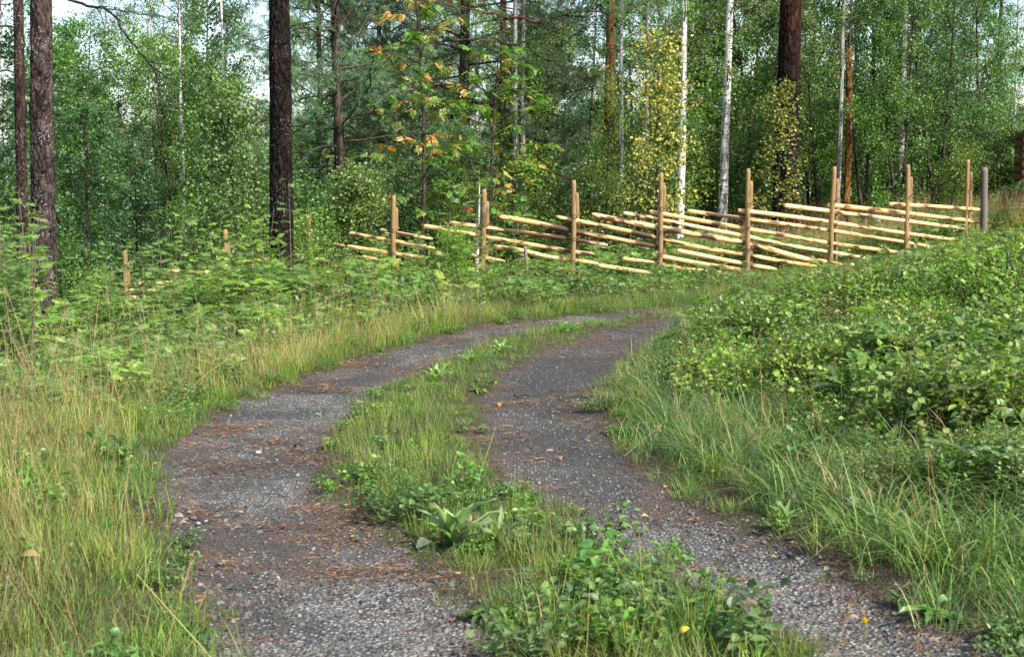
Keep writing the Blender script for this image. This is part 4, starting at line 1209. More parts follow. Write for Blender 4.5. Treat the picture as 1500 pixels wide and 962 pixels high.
obj('corner_board', g.mesh('corner_board', MAT['log']), cab)
zr = base + 9 * .158
for k in range(9):
    y0, y1 = -.45 + k * .45, -.45 + k * .45 + .43
    zz0 = zr + .5 * (1 - abs((y0 + y1) / 2 - 1.5) / 2.1)
    sl = .5 * .45 / 2.1 * (1 if (y0 + y1) / 2 < 1.5 else -1) / 2
    vv = [(.02, y0, zz0 - sl), (3.4, y0, zz0 - sl), (3.4, y1, zz0 + sl), (.02, y1, zz0 + sl)]
    vv += [(a, b, c + .04) for a, b, c in vv]
    g = G().add(vv, [[(3, 2, 1, 0), (4, 5, 6, 7), (0, 1, 5, 4), (1, 2, 6, 5), (2, 3, 7, 6), (3, 0, 4, 7)]], (.035, .034, .022))
    obj('roof_board', g.mesh('roof_board', MAT['log']), cab)

# ------------------------------------------------------------------ ground cover palettes
LUSH = [(.105, .185, .05), (.14, .22, .07), (.085, .155, .05), (.26, .25, .11)]
YGRASS = [(.15, .21, .05), (.20, .23, .065), (.11, .175, .042), (.28, .235, .10)]
DRYG = [(.30, .23, .11), (.22, .21, .07), (.16, .19, .05), (.38, .28, .15)]
wispy = [grass_clump(100 + i, 34, .11, .40, .0035, .22, .55, YGRASS, [.3, .3, .2, .12 + .1 * (i % 3)], seeds=(2 if i < 3 else 0), seedcol=(.30, .24, .12), seg=3) for i in range(5)]
ygreen = [grass_clump(110 + i, 40, .10, .26, .0045, .25, .7, [(.14, .20, .04), (.10, .17, .035), (.19, .21, .06)], [.4, .4, .2], seeds=0) for i in range(4)]
short = [grass_clump(120 + i, 40, .09, .15, .004, .35, .8, [(.12, .21, .045), (.10, .18, .04), (.19, .23, .07)], [.45, .4, .15]) for i in range(4)]
lush = [grass_clump(130 + i, 84, .11, .40, .0042, .35, 1.7, LUSH, [.35, .3, .25, .1], seeds=0, seg=4) for i in range(4)]
lushs = [grass_clump(140 + i, 46, .10, .26, .0042, .35, 1.1, LUSH, [.3, .3, .2, .2], seeds=1) for i in range(3)]
drygr = [grass_clump(150 + i, 40, .16, .48, .006, .15, .5, DRYG, None, seeds=5, seedcol=(.42, .31, .17), stalk=(1.0, 1.25)) for i in range(3)]
tallst = [grass_clump(160 + i, 10, .06, .42, .003, .15, .4, YGRASS, None, seeds=4, seedcol=(.40, .30, .17), stalk=(1.5, 2.1)) for i in range(3)]

golden = [grass_clump(170 + i, 36, .11, .34, .0035, .25, .7, [(.26, .27, .075), (.20, .25, .06), (.36, .28, .13)], None, seeds=1, seedcol=(.40, .30, .15)) for i in range(3)]
def fy(x):      # the line of the fence on the ground
    return np.interp(x, [-9, -5.6, -1.7, .9, 3.4, 4.7, 6.2, 7.8, 14], [20.6, 20.6, 20.6, 20.3, 20.2, 20.8, 22.0, 23.5, 25])
BILB = [(.15, .245, .055), (.115, .205, .05), (.20, .28, .07), (.23, .25, .08)]
bilb = [shrublet_mesh(200 + i, .24, .28, 56, 18, .023, .015, BILB, [.4, .3, .22, .08], flat=.55, name='bilberry') for i in range(5)]
bilb += [shrublet_mesh(240 + i, .26, .34, 40, 12, .034, .024, BILB, [.4, .25, .25, .1], flat=.5, name='bilberry') for i in range(2)]
bilb.append(shrublet_mesh(206, .22, .28, 40, 14, .027, .018, [(.20, .17, .05), (.13, .16, .05), (.17, .10, .05)], None, flat=.55, name='bilberry'))
weeds = [shrublet_mesh(210 + i, .2, .34, 12, 9, .062, .042, [(.10, .195, .045), (.13, .22, .055), (.08, .16, .045)], None, flat=.4, name='weed') for i in range(4)]
lowweed = [shrublet_mesh(220 + i, .13, .13, 14, 8, .034, .026, [(.12, .215, .05), (.15, .24, .065), (.09, .175, .045)], None, flat=.35, name='low_weed') for i in range(4)]
pinpatch = []
for i in range(4):
    rng = np.random.default_rng(230 + i); g = G(); m = 16
    a = rng.uniform(0, 6.283, m); rr = .22 * np.sqrt(rng.random(m))
    P = np.stack([rr * np.cos(a), rr * np.sin(a), rng.uniform(.06, .36, m)], -1)
    aa = rng.uniform(0, 6.283, m)
    pinnate(g, rng, P, np.stack([np.cos(aa), np.sin(aa), rng.normal(.15, .25, m)], -1), np.tile([0, 0, 1.0], (m, 1)) + rng.normal(0, .2, (m, 3)), rng.uniform(.12, .19, m), 5, .32,
            [(.15, .25, .055), (.12, .21, .045), (.20, .28, .07)])
    for k in range(m):
        V, Fs = tube([(P[k, 0] * .6, P[k, 1] * .6, 0), tuple(P[k])], [.003, .0015], 3, False); g.add(V, Fs, (.12, .10, .05))
    pinpatch.append(g.mesh('rowan_seedlings', MAT['leaf_soft']))

rng = np.random.default_rng(2024)
def near_split(zone_keep, name, label, meshes, dens_near, dens_far, s0, s1, tilt=.12, sink=.01, ymax=24, x0=-9, x1=12, smul=None, y0=2.6):
    """denser close to the camera, thinner and larger farther off"""
    xs, ys = [], []
    for a, b, d in ((y0, 9, dens_near), (9, 14, dens_near * .5 + dens_far * .5), (14, ymax, dens_far)):
        if b <= y0 or a >= ymax: continue
        x, y, *_ = pts_in(rng, x0, x1, max(a, y0), b, d, zone_keep)
        xs.append(x); ys.append(y)
    x, y = np.concatenate(xs), np.concatenate(ys)
    mul = 1.0 if smul is None else smul(x, y)
    P, rot, s = place(rng, x, y, s0, s1, tilt, sink, mul)
    s = s * np.where(y > 14, 1.1, 1)
    return scatter(name, label, meshes, P, rot, s, rng.integers(0, len(meshes), len(x)))

def lw(y):      # width of the grassy verge left of the road
    return np.interp(y, [4, 6, 9, 10.5, 12, 16, 20], [2.2, 1.9, .95, .8, .7, .7, .8])
def rw(y):      # and right of it
    return np.interp(y, [4, 6, 9, 12, 16], [1.25, 1.2, .72, .5, .5])
PN = lambda x, y, s, f=1.2: fbm(x * f + 30, y * f + 30, s, 3)

near_split(lambda x, y, z, sd, do, u: (z == 2) & (do < lw(y) * (1 + .5 * (PN(x, y, 1) - .5))) & (do > .10) & (u < sstep(.05, .35, do) * .9 + .1),
           'verge_grass', 'fine yellow green grass with tan seed heads on the left verge', wispy + wispy[:3] + ygreen + golden + weeds[:1], 110, 60, .55, .95, smul=lambda x, y: (sstep(-.05, .45, look(x, y)[2]) * .5 + .5) * np.interp(y, [4, 7, 9, 13], [.62, .72, .75, .65]))
near_split(lambda x, y, z, sd, do, u: (z == 2) & (do > .15) & (do < lw(y)) & (((PN(x, y, 9, 1.0) > .60) & (y < 9) & (u < .6)) | ((np.abs(y - 11.2) < 2.6) & (x < 0.3) & (u < .95))),
           'golden_grass', 'ripe golden grass in patches on the left verge', golden, 60, 50, .65, 1.05)
near_split(lambda x, y, z, sd, do, u: (z == 2) & (do < .5) & (sd > .0),
           'verge_turf', 'short grass fringing the left edge of the track', short + ygreen[:2], 90, 60, .55, 1.0)
near_split(lambda x, y, z, sd, do, u: (z == 1) & (sd > .02) & (u < sstep(.0, .16, sd) * .85 + .15),
           'strip_grass', 'short green grass on the strip between the wheel tracks', short + short + short + short + ygreen[:3] + wispy[3:5], 150, 100, .45, .85, smul=lambda x, y: (sstep(-.05, .30, look(x, y)[1]) * .55 + .45) * np.interp(y, [3.5, 5, 6, 14], [1.3, 1.15, 1, 1]))
near_split(lambda x, y, z, sd, do, u: (z == 1) & (sd > .05) & (PN(x, y, 3, 2) > .42),
           'strip_weeds', 'small leafy weeds among the grass between the wheel tracks', lowweed, 11, 7, .4, .8)
near_split(lambda x, y, z, sd, do, u: (z == 1) & (sd > .08) & (y < 6.2) & (PN(x, y, 15, 1.6) > .40),
           'strip_leafage', 'dense leafy growth on the lower end of the strip between the tracks', lowweed + weeds[:2], 46, 46, .32, .62, ymax=6.2)
near_split(lambda x, y, z, sd, do, u: (z == 2) & (do > .35) & (y < 10) & (PN(x, y, 16, 1.4) > .42),
           'verge_seedlings', 'small feathery seedlings among the grass of the left verge', pinpatch + weeds[:1], 7, 6, .4, .8, ymax=10)
near_split(lambda x, y, z, sd, do, u: (z == 3) & (do < rw(y) * (1 + .5 * (PN(x, y, 4) - .5)) + .25) & (do > .16) & (u < sstep(.1, .35, do)),
           'bank_grass', 'long lush arching grass at the foot of the right bank', lush + lush + lushs, 62, 46, .6, 1.05, smul=lambda x, y: sstep(-.1, .5, look(x, y)[2]) * .5 + .5)
near_split(lambda x, y, z, sd, do, u: (z == 3) & (do < .55) & (sd > .0),
           'bank_turf', 'short grass fringing the right edge of the track', short + lushs[:1], 85, 60, .5, .95)
near_split(lambda x, y, z, sd, do, u: (z == 3) & (do > rw(y) * (.66 + .5 * (PN(x, y, 5) - .5))) & (y < fy(x) - .9),
           'bilberry_cover', 'dense low bilberry shrubs covering the right bank', bilb, 26, 17, .75, 1.2, tilt=.15, sink=.02, ymax=24, smul=lambda x, y: (.65 + .75 * sstep(.3, .7, PN(x, y, 61, 1.5))) * (.68 + .32 * sstep(0, .8, look(x, y)[2] - rw(y) * .7)))
near_split(lambda x, y, z, sd, do, u: (z == 3) & (do > rw(y) * .9) & (PN(x, y, 6, .9) > .46),
           'bank_weeds', 'broad leaved seedlings growing through the bilberry', weeds + pinpatch, 11, 9, .8, 1.25, ymax=22)
near_split(lambda x, y, z, sd, do, u: (z == 2) & (do > lw(y) * (.85 + .4 * (PN(x, y, 7) - .5))) & ((x < -1.2) | (y < fy(x) - 1.6) & (u < .45) | (y > fy(x) + .2)),
           'leafy_undergrowth', 'leafy undergrowth of seedlings left of the track', weeds + weeds + pinpatch + pinpatch + lushs[:2] + ygreen[:1], 17, 15, .6, 1.05, ymax=25, x0=-13, smul=lambda x, y: np.interp(x, [-6, -2, 0, 3], [1.1, 1.0, .8, .6]) * np.interp(y, [9, 13, 16, 19], [.8, .95, 1.35, 1.35]))
near_split(lambda x, y, z, sd, do, u: (z == 2) & (y > 11) & (do > .35) & (x > -2.5) & (y < fy(x) + .2),
           'fence_grass', 'green grass between the track bend and the fence', lushs + ygreen + short + wispy[3:5], 60, 50, .4, .75, ymax=23.5)
near_split(lambda x, y, z, sd, do, u: (z == 2) & (y < 14) & (do > lw(y) * .7) & (u < .8),
           'understory_grass', 'thin grass between the seedlings left of the track', wispy + ygreen + tallst[:1], 30, 20, .6, 1.0, ymax=14)
near_split(lambda x, y, z, sd, do, u: (x > 1.5 + .05 * y) & (y > fy(x) + .35),
           'dry_meadow', 'tan dry meadow grass behind the right half of the fence', drygr + golden + ygreen[:2] + lushs[:1], 44, 44, .6, 1.05, ymax=34, x0=0, x1=16, y0=20.6)
near_split(lambda x, y, z, sd, do, u: (x < 3 + .05 * y) & (y > fy(x) + .3),
           'slope_undergrowth', 'green weeds and ferns on the slope behind the fence', weeds + pinpatch + bilb[:1] + lushs, 9, 9, .9, 1.5, ymax=36, x0=-16, x1=6, y0=20.8)
near_split(lambda x, y, z, sd, do, u: (x > 2) & (y > fy(x) + .4) & (u < .7),
           'meadow_seedlings', 'leafy seedlings in the meadow behind the fence', weeds + pinpatch, 3, 3, .8, 1.2, ymax=34, x0=2, x1=16, y0=21)

# stones, needles, leaf litter on the track
def pebble(seed):
    rng = np.random.default_rng(seed)
    t = (1 + 5 ** .5) / 2
    V = nrm(np.array([(-1,t,0),(1,t,0),(-1,-t,0),(1,-t,0),(0,-1,t),(0,1,t),(0,-1,-t),(0,1,-t),(t,0,-1),(t,0,1),(-t,0,-1),(-t,0,1)], float))
    V = V * rng.uniform(.75, 1.2, (12, 1)) * [1, rng.uniform(.65, .95), rng.uniform(.45, .7)]
    Fc = [(0,11,5),(0,5,1),(0,1,7),(0,7,10),(0,10,11),(1,5,9),(5,11,4),(11,10,2),(10,7,6),(7,1,8),(3,9,4),(3,4,2),(3,2,6),(3,6,8),(3,8,9),(4,9,5),(2,4,11),(6,2,10),(8,6,7),(9,8,1)]
    c = [(.24,.23,.225),(.15,.145,.15),(.075,.072,.076),(.34,.33,.31),(.17,.145,.135),(.10,.098,.10)][seed % 6]
    return G().add(V, [Fc], c).mesh('pebble', MAT['stone'])
peb = [pebble(i) for i in range(6)]
def track_pts(rng, dens, y0, y1, keep):
    n = int(dens * 8.5 * (y1 - y0)); x = rng.uniform(-3.2, 5.3, n); y = rng.uniform(y0, y1, n)
    z, sd, do = look(x, y)
    k = ((z == 0) | (sd < .12)) & keep(x, y, sd, rng.random(n)); return x[k], y[k], sd[k]
rng = np.random.default_rng(77)
xs, ys, ss = [], [], []
for a, b, d in ((3.3, 6.2, 1900), (6.2, 9, 700), (9, 15, 260)):
    x, y, sd = track_pts(rng, d, a, b, lambda x, y, sd, u: u < .12 + .88 * sstep(6.8, 4.4, y) * sstep(.35, .6, PN(x, y, 31, .9) + .05) + .3 * sstep(.5, .7, PN(x, y, 77, 1.7)))
    xs.append(x); ys.append(y)
x, y = np.concatenate(xs), np.concatenate(ys)
P, rot, s = place(rng, x, y, .0, 1, .4)
P[:, 2] -= .028 * sstep(.1, -.25, look(x, y)[1]) + .004
s = .003 + .007 * rng.random(len(x)) ** 2.2 + .008 * (rng.random(len(x)) < .03)
scatter('loose_gravel', 'loose grey gravel stones on the wheel tracks', peb, P, rot, s, rng.choice(6, len(x), p=[.14, .24, .24, .03, .12, .23]))
def needle_patch(seed, n, rx, ry):
    rng = np.random.default_rng(seed); g = G()
    P = np.stack([rng.normal(0, rx, n), rng.normal(0, ry, n), rng.uniform(.001, .012, n)], -1)
    a = rng.uniform(0, 6.283, n)
    D = np.stack([np.cos(a), np.sin(a), rng.normal(0, .12, n)], -1)
    V, Fs = kites(P, D, np.tile([0, 0, 1.0], (n, 1)) + rng.normal(0, .4, (n, 3)), rng.uniform(.03, .065, n), .0028, 0)
    g.add(V, Fs, rep(mixcol(rng, n, [(.16, .095, .056), (.11, .066, .042), (.24, .16, .095), (.07, .045, .031)]), 4))
    m = n // 22
    P = np.stack([rng.normal(0, rx, m), rng.normal(0, ry, m), rng.uniform(.006, .012, m)], -1)
    V, Fs = kites(P, rng.normal(0, 1, (m, 3)) * [1, 1, .15], np.tile([0, 0, 1.0], (m, 1)) + rng.normal(0, .3, (m, 3)), rng.uniform(.02, .04, m), .018)
    g.add(V, Fs, rep(mixcol(rng, m, [(.20, .10, .05), (.32, .2, .09), (.12, .06, .04)]), 4))
    return g.mesh('needle_patch', MAT['dry'])
npat = [needle_patch(i, 90, .16, .035) for i in range(3)] + [needle_patch(5 + i, 60, .09, .06) for i in range(3)] + [needle_patch(9, 26, .2, .2)]
xs, ys = [], []
for a, b, d in ((3.3, 8, 50), (8, 15, 30)):
    x, y, sd = track_pts(rng, d, a, b, lambda x, y, sd, u: u < .10 + .75 * sstep(.5, .62, PN(x, y * 1.8, 51, 1.6)) + .55 * sstep(-.14, 0, sd))
    xs.append(x); ys.append(y)
x, y = np.concatenate(xs), np.concatenate(ys)
P, rot, s = place(rng, x, y, .55, 1.15, .0)
rot[:, 2] = rng.normal(.1, .35, len(x)); P[:, 2] -= .03 * sstep(.1, -.25, look(x, y)[1])
scatter('pine_needle_litter', 'reddish brown pine needles drifted in streaks on the tracks', npat, P, rot, s, rng.integers(0, 7, len(x)))
x, y, sd = track_pts(rng, 15, 3.3, 15, lambda x, y, sd, u: (sd > -.11) & (u < .8))
P, rot, s = place(rng, x, y, .3, .65, .1)
P[:, 2] -= .02 * sstep(.1, -.25, look(x, y)[1])
scatter('edge_seedlings', 'small weeds and grass tufts creeping into the track edges', lowweed + short + short, P, rot, s, rng.integers(0, 12, len(x)))

# ------------------------------------------------------------------ plants one can point at
def put(name, label, cat, me, px, py, sc=1.0, rz=0.0, group=None, lift=0.0):
    p = gp(px, py)
    p[2] += lift
    return tag(obj(name, me, None, tuple(p), rz, sc), label, cat, group)

SAPC = [(.16, .265, .055), (.125, .225, .045), (.22, .29, .07)]
saps = [rowan_sapling_mesh(400 + i, 1.0, 13 + i % 3 * 2, .21, SAPC, [.4, .4, .2], .12) for i in range(5)]
rng = np.random.default_rng(640)
BANDS = [(-10, 'at the left edge'), (35, 'before the reddish trunk'), (66, 'before the pale grey trunk'), (110, 'right of the pale grey trunk'), (155, 'left of the leftmost post'), (205, 'right of the leftmost post'), (255, 'beneath the pale thin birch'), (310, 'left of the second post'), (360, 'left of the black trunk'), (412, 'before the black trunk'), (450, 'right of the black trunk'), (500, 'under the left rail ends'), (545, 'left of the leftmost tall post'), (620, 'below the orange rowan'), (700, 'before a middle post'), (760, 'by the leaning stake'),
         (1060, 'at the bank crest'), (1150, 'below the massive pine'), (1230, 'below the debarked stem'), (1330, 'below the second last post'), (1430, 'below the grey post')]
def sapling_group(n, px0, px1, D0, D1, H0, H1, label, group, minbase=0):
    bands = BANDS
    for i in range(n):
        px, D = rng.uniform(px0, px1), rng.uniform(D0, D1)
        s = rng.uniform(H0, H1)
        size = ['short ', 'mid sized ', 'tall '][min(2, int(3 * (s - H0) / (H1 - H0)))]
        row = ['near the track side', 'halfway to the fence', 'close to the fence'][min(2, int(3 * (D - D0) / (D1 - D0)))]
        where = min(BANDS, key=lambda q: abs(q[0] - px))[1]
        lab_i = size + label + ', ' + where + ', ' + row
        p = gx(px, D)
        if look(p[:1], p[1:2])[0][0] < 2: continue
        tag(obj('rowan_sapling', saps[rng.integers(0, 5)], None, tuple(p), rng.uniform(0, 6.28), (.8 * s ** .6, .8 * s ** .6, s)), lab_i, 'sapling', group)
sapling_group(36, -30, 52, 12.0, 15.8, .8, 1.6, 'rowan sapling', 'rowan saplings by the pale grey pine')
sapling_group(74, 110, 420, 14.5, 19.8, .6, 1.2, 'bright rowan sapling', 'rowan saplings of the left thicket')
sapling_group(18, 420, 560, 14.5, 19.3, .4, .8, 'feathery rowan sapling', 'rowan saplings right of the black pine')
sapling_group(16, 600, 780, 17.4, 19.6, .6, 1.0, 'rowan sapling', 'rowan saplings before the fence')
sapling_group(26, 1040, 1480, 8.5, 18, .32, .6, 'bank rowan sapling', 'rowan saplings on the bank')
for px, D, s, lab in ((652, 18.2, 1.45, 'tallest dark rowan sapling hiding the rails left of the fence middle'), (695, 18.4, 1.25, 'dark rowan sapling just left of a fence post in the middle'), (262, 17, 1.55, 'tall thin rowan sapling standing above the left thicket'),
                      (98, 13.6, 1.0, 'rowan sapling whose leaves cross the pale grey trunk'), (428, 17.6, 1.6, 'tall rowan sapling with leaves overlapping the black pine trunk'), (18, 13, 1.25, 'rowan sapling at the left edge beside the grey trunk')):
    tag(obj('rowan_sapling', saps[int(px) % 5], None, tuple(gx(px, D)), px, (1, 1, s)), lab, 'sapling')

ferns = [fern_mesh(430 + i, 7, .55, [(.14, .24, .06), (.12, .21, .06)]) for i in range(2)]
FERN = [(1150, 470, .8, 'fern on the bank crest where the track disappears'), (1085, 520, .6, 'pale fern frond clump left on the bilberry bank'), (1335, 560, .75, 'fern in the middle of the bilberry bank'), (1390, 600, .5, 'fern low on the right bank near the right edge'),
        (1245, 600, .55, 'small fern above the long bank grass'), (40, 650, .45, 'fern at the left edge above the grass'), (110, 600, .7, 'fern left of the tall pale grass stalk'), (300, 520, .75, 'fern below the left thicket'),
        (1440, 740, .6, 'fern at the right edge over the lower bank'), (560, 425, .8, 'fern clump before the left part of the fence')]
for i, (px, py, s, lab) in enumerate(FERN):
    put('fern', lab, 'fern', ferns[i % 2], px, py, s, i * 1.3, None, .10 if px > 1000 else 0.0)

dock = [rosette_mesh(440 + i, 18, .22, .042, [(.26, .38, .15), (.30, .42, .19), (.20, .32, .10)], 1.15) for i in range(2)]
dand = [rosette_mesh(450 + i, 11, .13, .026, [(.085, .16, .04), (.11, .18, .06)], .35, .2) for i in range(3)]
DOCK = [(668, 800, 1.3, 'large pale dock plant with upright wavy leaves on the middle strip'), (735, 805, .85, 'pale dock plant right of the largest one on the strip'), (640, 560, .8, 'pale dock plant far up the middle strip'), (690, 535, .8, 'dock plant near the top of the middle strip'),
        (735, 520, .75, 'dock plant at the right edge of the strip near the bend'), (1150, 772, .6, 'dock plant in the grass right of the right track')]
for i, (px, py, s, lab) in enumerate(DOCK):
    put('dock_plant', lab, 'weed', dock[i % 2], px, py, s, i * .9)
DAND = [(1320, 885, 'flat rosette left of three at the lower right track edge'), (1365, 905, 'largest flat rosette at the lower right track edge'), (1395, 915, 'flat rosette right of the largest one at the lower right track edge'), (705, 910, 'flat rosette at the left track edge near the bottom'), (770, 905, 'flat rosette among grass at the bottom of the strip'),
        (520, 668, 'small rosette at the left edge of the strip'), (700, 575, 'rosette spilling onto the right track'), (885, 590, 'rosette at the right edge of the right track bend'), (895, 630, 'small rosette below another at the right track edge'), (290, 930, 'pale green rosette at the bottom of the left verge')]
for i, (px, py, lab) in enumerate(DAND):
    put('rosette_plant', lab, 'weed', dand[i % 3], px, py, 0.85 if i != 1 else 1.05, i * 1.1)
broad = [shrublet_mesh(460 + i, .17, .22, 13, 10, .052, .036, [(.10, .21, .045), (.13, .24, .06), (.08, .165, .05)], None, flat=.4, name='broad_leaf_weed') for i in range(3)]
BROAD = [(830, 905, 'broad leaved weed at the left of the lower strip'), (880, 880, 'broad leaved weed in the middle of the lower strip'), (930, 850, 'broad leaved weed at the right of the lower strip'), (960, 905, 'broad leaved weed beside the right track near the bottom'), (1090, 950, 'light green leafy weed at the bottom end of the strip'), (930, 950, 'leafy weed at the bottom edge of the strip'),
         (890, 800, 'leafy weed on the strip edge with leaves over the right track'), (880, 405, 'broad leaved plant covering the rail ends right of a fence post'), (905, 400, 'second broad leaved plant before the fence middle'), (800, 425, 'broad leaved plant at the foot of the leaning stake'), (165, 690, 'three leaved plant in the left verge grass'), (1200, 600, 'light green raspberry shoot on the bank above the grass'),
         (1280, 690, 'broad yellowish leaves low on the right bank'), (1170, 690, 'dark leafy weed behind the bank grass')]
for i, (px, py, lab) in enumerate(BROAD):
    put('broad_leaf_weed', lab, 'weed', broad[i % 3], px, py, [.75, .9, .65][i % 3] * (1.8 if 380 < py < 410 else 1), i * 1.7)
TUS = [(985, 640, 1.15, 'long grass tussock leaning over the right track bend'), (1080, 690, 1.2, 'lush tussock below the bilberry bank'), (1180, 745, 1.2, 'lush tussock in the middle of the bank foot'), (1290, 800, 1.35, 'large arching tussock at lower right'), (1400, 850, 1.45, 'largest arching tussock near the lower right corner'), (940, 600, 1.0, 'pale tussock at the narrowest point of the right track'), (1480, 820, 1.3, 'tussock cut by the right edge')]
for i, (px, py, s, lab) in enumerate(TUS):
    put('grass_tussock', lab, 'grass tussock', lush[i % 4], px, py, s, i)

# tall single stalks
def stalk(label, pb, pt, D_off=0.0, r=.0025, col=(.42, .36, .16), bend=0.0, name='grass_stalk', heads=True):
    b = gp(*pb); d = ray(*pt); t = (b[1] + D_off) / d[1]
    tp = np.array([d[0] * t, b[1] + D_off, CAM_H + d[2] * t])
    s = np.linspace(0, 1, 9)[:, None]
    P = b * (1 - s) + tp * s; P[:, 2] += bend * np.sin(s[:, 0] * math.pi)
    g = G(); V, Fs = tube(P - b, np.linspace(r, r * .5, 9), 4, False); g.add(V, Fs, col)
    if heads:
        rr = np.random.default_rng(int(pb[0])); m = 40
        B = along(P - b, rr.uniform(.8, 1, m)); V, Fs = kites(B, rr.normal(0, .5, (m, 3)) + nrm(tp - b), rr.normal(0, 1, (m, 3)), .03, .004); g.add(V, Fs, col)
    tag(obj(name, g.mesh(name, MAT['grass']), None, tuple(b)), label, 'grass stalk')
stalk('tall pale upright grass stalk before the left thicket', (167, 545), (157, 420))
stalk('pale stalk bent to the left over the verge', (215, 560), (270, 505), bend=.05)
stalk('long tan stalk lying across the bottom left grass', (330, 985), (200, 840), r=.0016, heads=False)
stalk('thin tan stalk on the middle strip', (700, 705), (726, 625), r=.0015, heads=False)
stalk('tan stalk leaning over the right track edge', (915, 668), (965, 625))
stalk('thin upright stalk right of the black pine', (433, 430), (432, 335), r=.004, heads=False)
stalk('yellowish stalk over the left verge pointing right', (260, 590), (345, 520), bend=.03)

# reed like shoot beside the leftmost tall post
g = G(); rr = np.random.default_rng(3); m = 9
V, Fs, k = blades(np.zeros((m, 3)), rr.uniform(0, 6.28, m), rr.uniform(.05, .5, m), rr.uniform(.2, .8, m), rr.uniform(.7, 1.1, m), np.full(m, .014), 4); g.add(V, Fs, (.22, .26, .07))
V, Fs = tube([(0, 0, 0), (0, 0, 1.35)], [.008, .004], 5); g.add(V, Fs, (.26, .27, .07))
p = gx(581, 20.95); p[2] = at(581, 352, 20.95)[2]; p[2] = float(h(p[0], p[1]))
tag(obj('reed_shoot', g.mesh('reed_shoot', MAT['grass']), None, tuple(p), 0, (1, 1, 1.22)), 'yellow green reed like shoot beside the leftmost tall fence post', 'plant')

# flowers
def flower(label, px, py, hgt, r=.014, col=(.75, .52, .02)):
    p = gp(px, py)
    t = thing('dandelion', label, 'flower', tuple(p))
    V, Fs = tube([(0, 0, 0), (.004, 0, hgt)], .0016, 5); obj('stem', G().add(V, Fs, (.12, .16, .05)).mesh('stem', MAT['grass']), t)
    rr = np.random.default_rng(int(px)); m = 30; a = rr.uniform(0, 6.28, m); e = rr.uniform(.05, 1.3, m)
    D = np.stack([np.cos(a) * np.cos(e), np.sin(a) * np.cos(e), np.sin(e)], -1)
    V, Fs = kites(np.tile([.004, 0, hgt], (m, 1)), D, np.tile([0.01, 0, 1.0], (m, 1)), r * rr.uniform(.8, 1.2, m), r * .4)
    obj('flower_head', G().add(V, Fs, col).mesh('flower_head', MAT['petal']), t)
flower('yellow dandelion flower on the right track near the bottom edge', 1265, 938, .055)
flower('small yellow flower at the top of the middle strip', 597, 600, .10, .012)
flower('tiny yellow flower at the right edge of the strip', 668, 620, .05, .010)
flower('small yellow flower low on the bank grass', 1043, 712, .08, .011)

# fallen leaves
def fallen(label, px, py, L, W, col, tilt=.3, lift=.012, rz=0.0):
    m = 5; t = np.linspace(0, 1, m)
    wd = W * np.sin(np.pi * np.clip(t * .9 + .08, 0, 1)); zc = .012 * np.sin(t * 3)
    Vv = np.stack([np.stack([t * L - L / 2, -wd / 2, zc + .18 * wd], -1), np.stack([t * L - L / 2, 0 * t, zc], -1), np.stack([t * L - L / 2, wd / 2, zc + .22 * wd], -1)], 1).reshape(-1, 3)
    b = np.arange(m - 1)[:, None] * 3
    me = G().add(Vv, [np.vstack([b + [0, 1, 4, 3], b + [1, 2, 5, 4]])], col).mesh('fallen_leaf', MAT['dry'], True)
    o = put('fallen_leaf', label, 'leaf', me, px, py, 1.0, 0, None, lift)
    o.rotation_euler = (tilt, -tilt * .5, rz)
fallen('brown leaf caught upright in the largest dock plant', 684, 790, .055, .028, (.28, .15, .10), 1.3, .10, 1.5)
fallen('yellow leaf with dark spots at the bottom of the strip', 1002, 950, .035, .02, (.40, .30, .07), .9, .05)
fallen('curled tan leaf beside the right track at the bottom', 1100, 893, .05, .022, (.26, .17, .09))
fallen('pale tan leaf lying on the right track near the bottom', 1250, 912, .04, .018, (.30, .22, .16))
fallen('grey leaf on its edge in the bank grass', 1157, 750, .06, .035, (.15, .16, .18), 1.2, .06, 1.2)
fallen('pale grey leaf in the lower bank grass', 1250, 762, .055, .04, (.19, .22, .17), .7, .06)
fallen('brown curled leaf behind the pale grey one in the bank grass', 1272, 752, .06, .04, (.17, .10, .06), .8, .06)
fallen('grey green leaf under the largest dock plant', 622, 803, .075, .05, (.12, .15, .11), .3, .01, .8)
fallen('small orange brown leaf standing on the right track', 731, 598, .035, .03, (.22, .11, .06), 1.2, .02)
fallen('small yellow leaf on the right track', 944, 758, .03, .015, (.52, .36, .08))
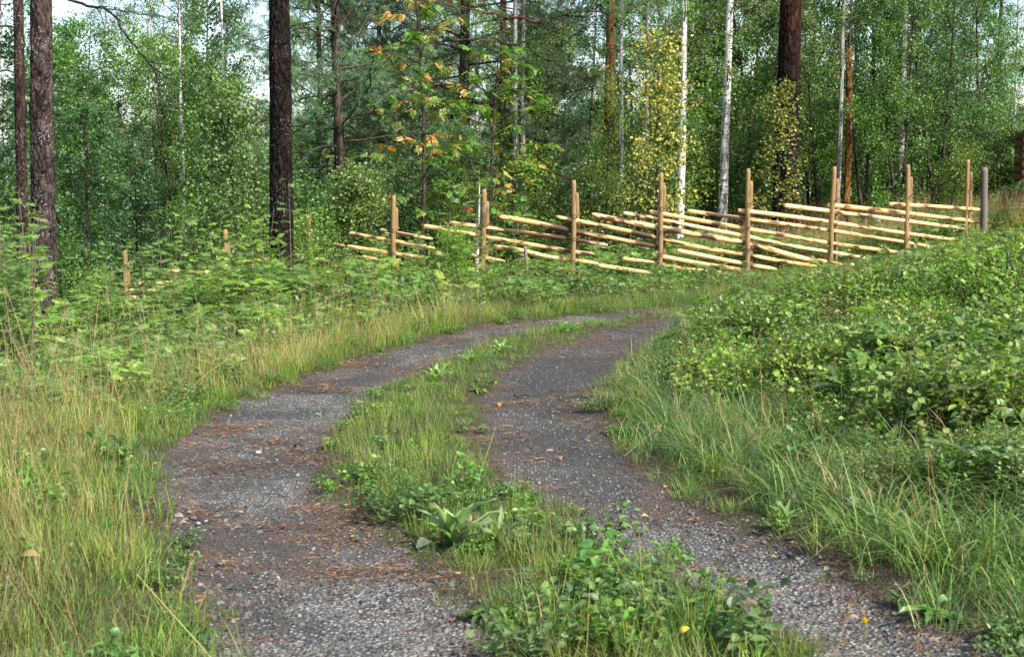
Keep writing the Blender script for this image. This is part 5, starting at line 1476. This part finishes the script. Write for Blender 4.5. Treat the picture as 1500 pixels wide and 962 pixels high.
fallen('tiny yellow leaf on the right track below the strip leaves', 1133, 824, .025, .015, (.5, .36, .08))
fallen('pale sliver of leaf on the right track', 805, 668, .04, .015, (.42, .36, .24))
fallen('dry tan leaf in the bottom left grass', 45, 858, .10, .04, (.24, .18, .08), .4, .08, -.5)
fallen('yellow leaf on the bilberry bank near its crest', 1170, 462, .06, .04, (.44, .32, .06), .7, .2)
fallen('orange leaf in the middle of the bilberry bank', 1225, 510, .05, .03, (.36, .22, .08), .6, .22)
fallen('dark dead leaf hanging low on the bank', 1232, 662, .07, .05, (.07, .045, .04), 1.2, .12, 1.4)

# twigs and stones
def twig(label, p0, p1, r, col):
    a, b = gp(*p0), gp(*p1); rr = np.random.default_rng(int(p0[0])); s = np.linspace(0, 1, 7)[:, None]
    P = a * (1 - s) + b * s + rr.normal(0, .006, (7, 3)); P[:, 2] += r
    V, Fs = tube(P - a, np.linspace(r, r * .6, 7), 6)
    tag(obj('fallen_twig', G().add(V, Fs, col).mesh('fallen_twig', MAT['log'], True), None, tuple(a)), label, 'twig')
twig('dark twig lying on the right track by the strip', (752, 581), (783, 579), .008, (.03, .022, .018))
twig('brown twig lying at the edge of the right track', (958, 828), (1032, 832), .006, (.07, .05, .035))
twig('short dark stick on the left track bend', (430, 655), (447, 653), .007, (.04, .03, .025))
for i, (px, py, r) in enumerate([(262, 752, .020), (272, 759, .016), (284, 756, .014), (268, 765, .018), (254, 762, .015), (278, 748, .011), (290, 765, .013), (246, 770, .012), (302, 760, .010)]):
    tag(obj('pale_stone', peb[[3, 0, 3][i % 3]], None, tuple(gp(px, py) + [0, 0, -.02]), i * 1.3, r * 1.1), 'pale stone in the little cluster at the left edge of the left track', 'stone', 'pale stones at the track edge')
for px, py, r, lab in ((378, 657, .022, 'pale stone near the middle of the left track bend'), (456, 542, .03, 'white stone on the far left edge of the track'), (790, 700, .014, 'light stone on the right track')):
    tag(obj('pale_stone', peb[3], None, tuple(gp(px, py) + [0, 0, -.02]), px, r), lab, 'stone')
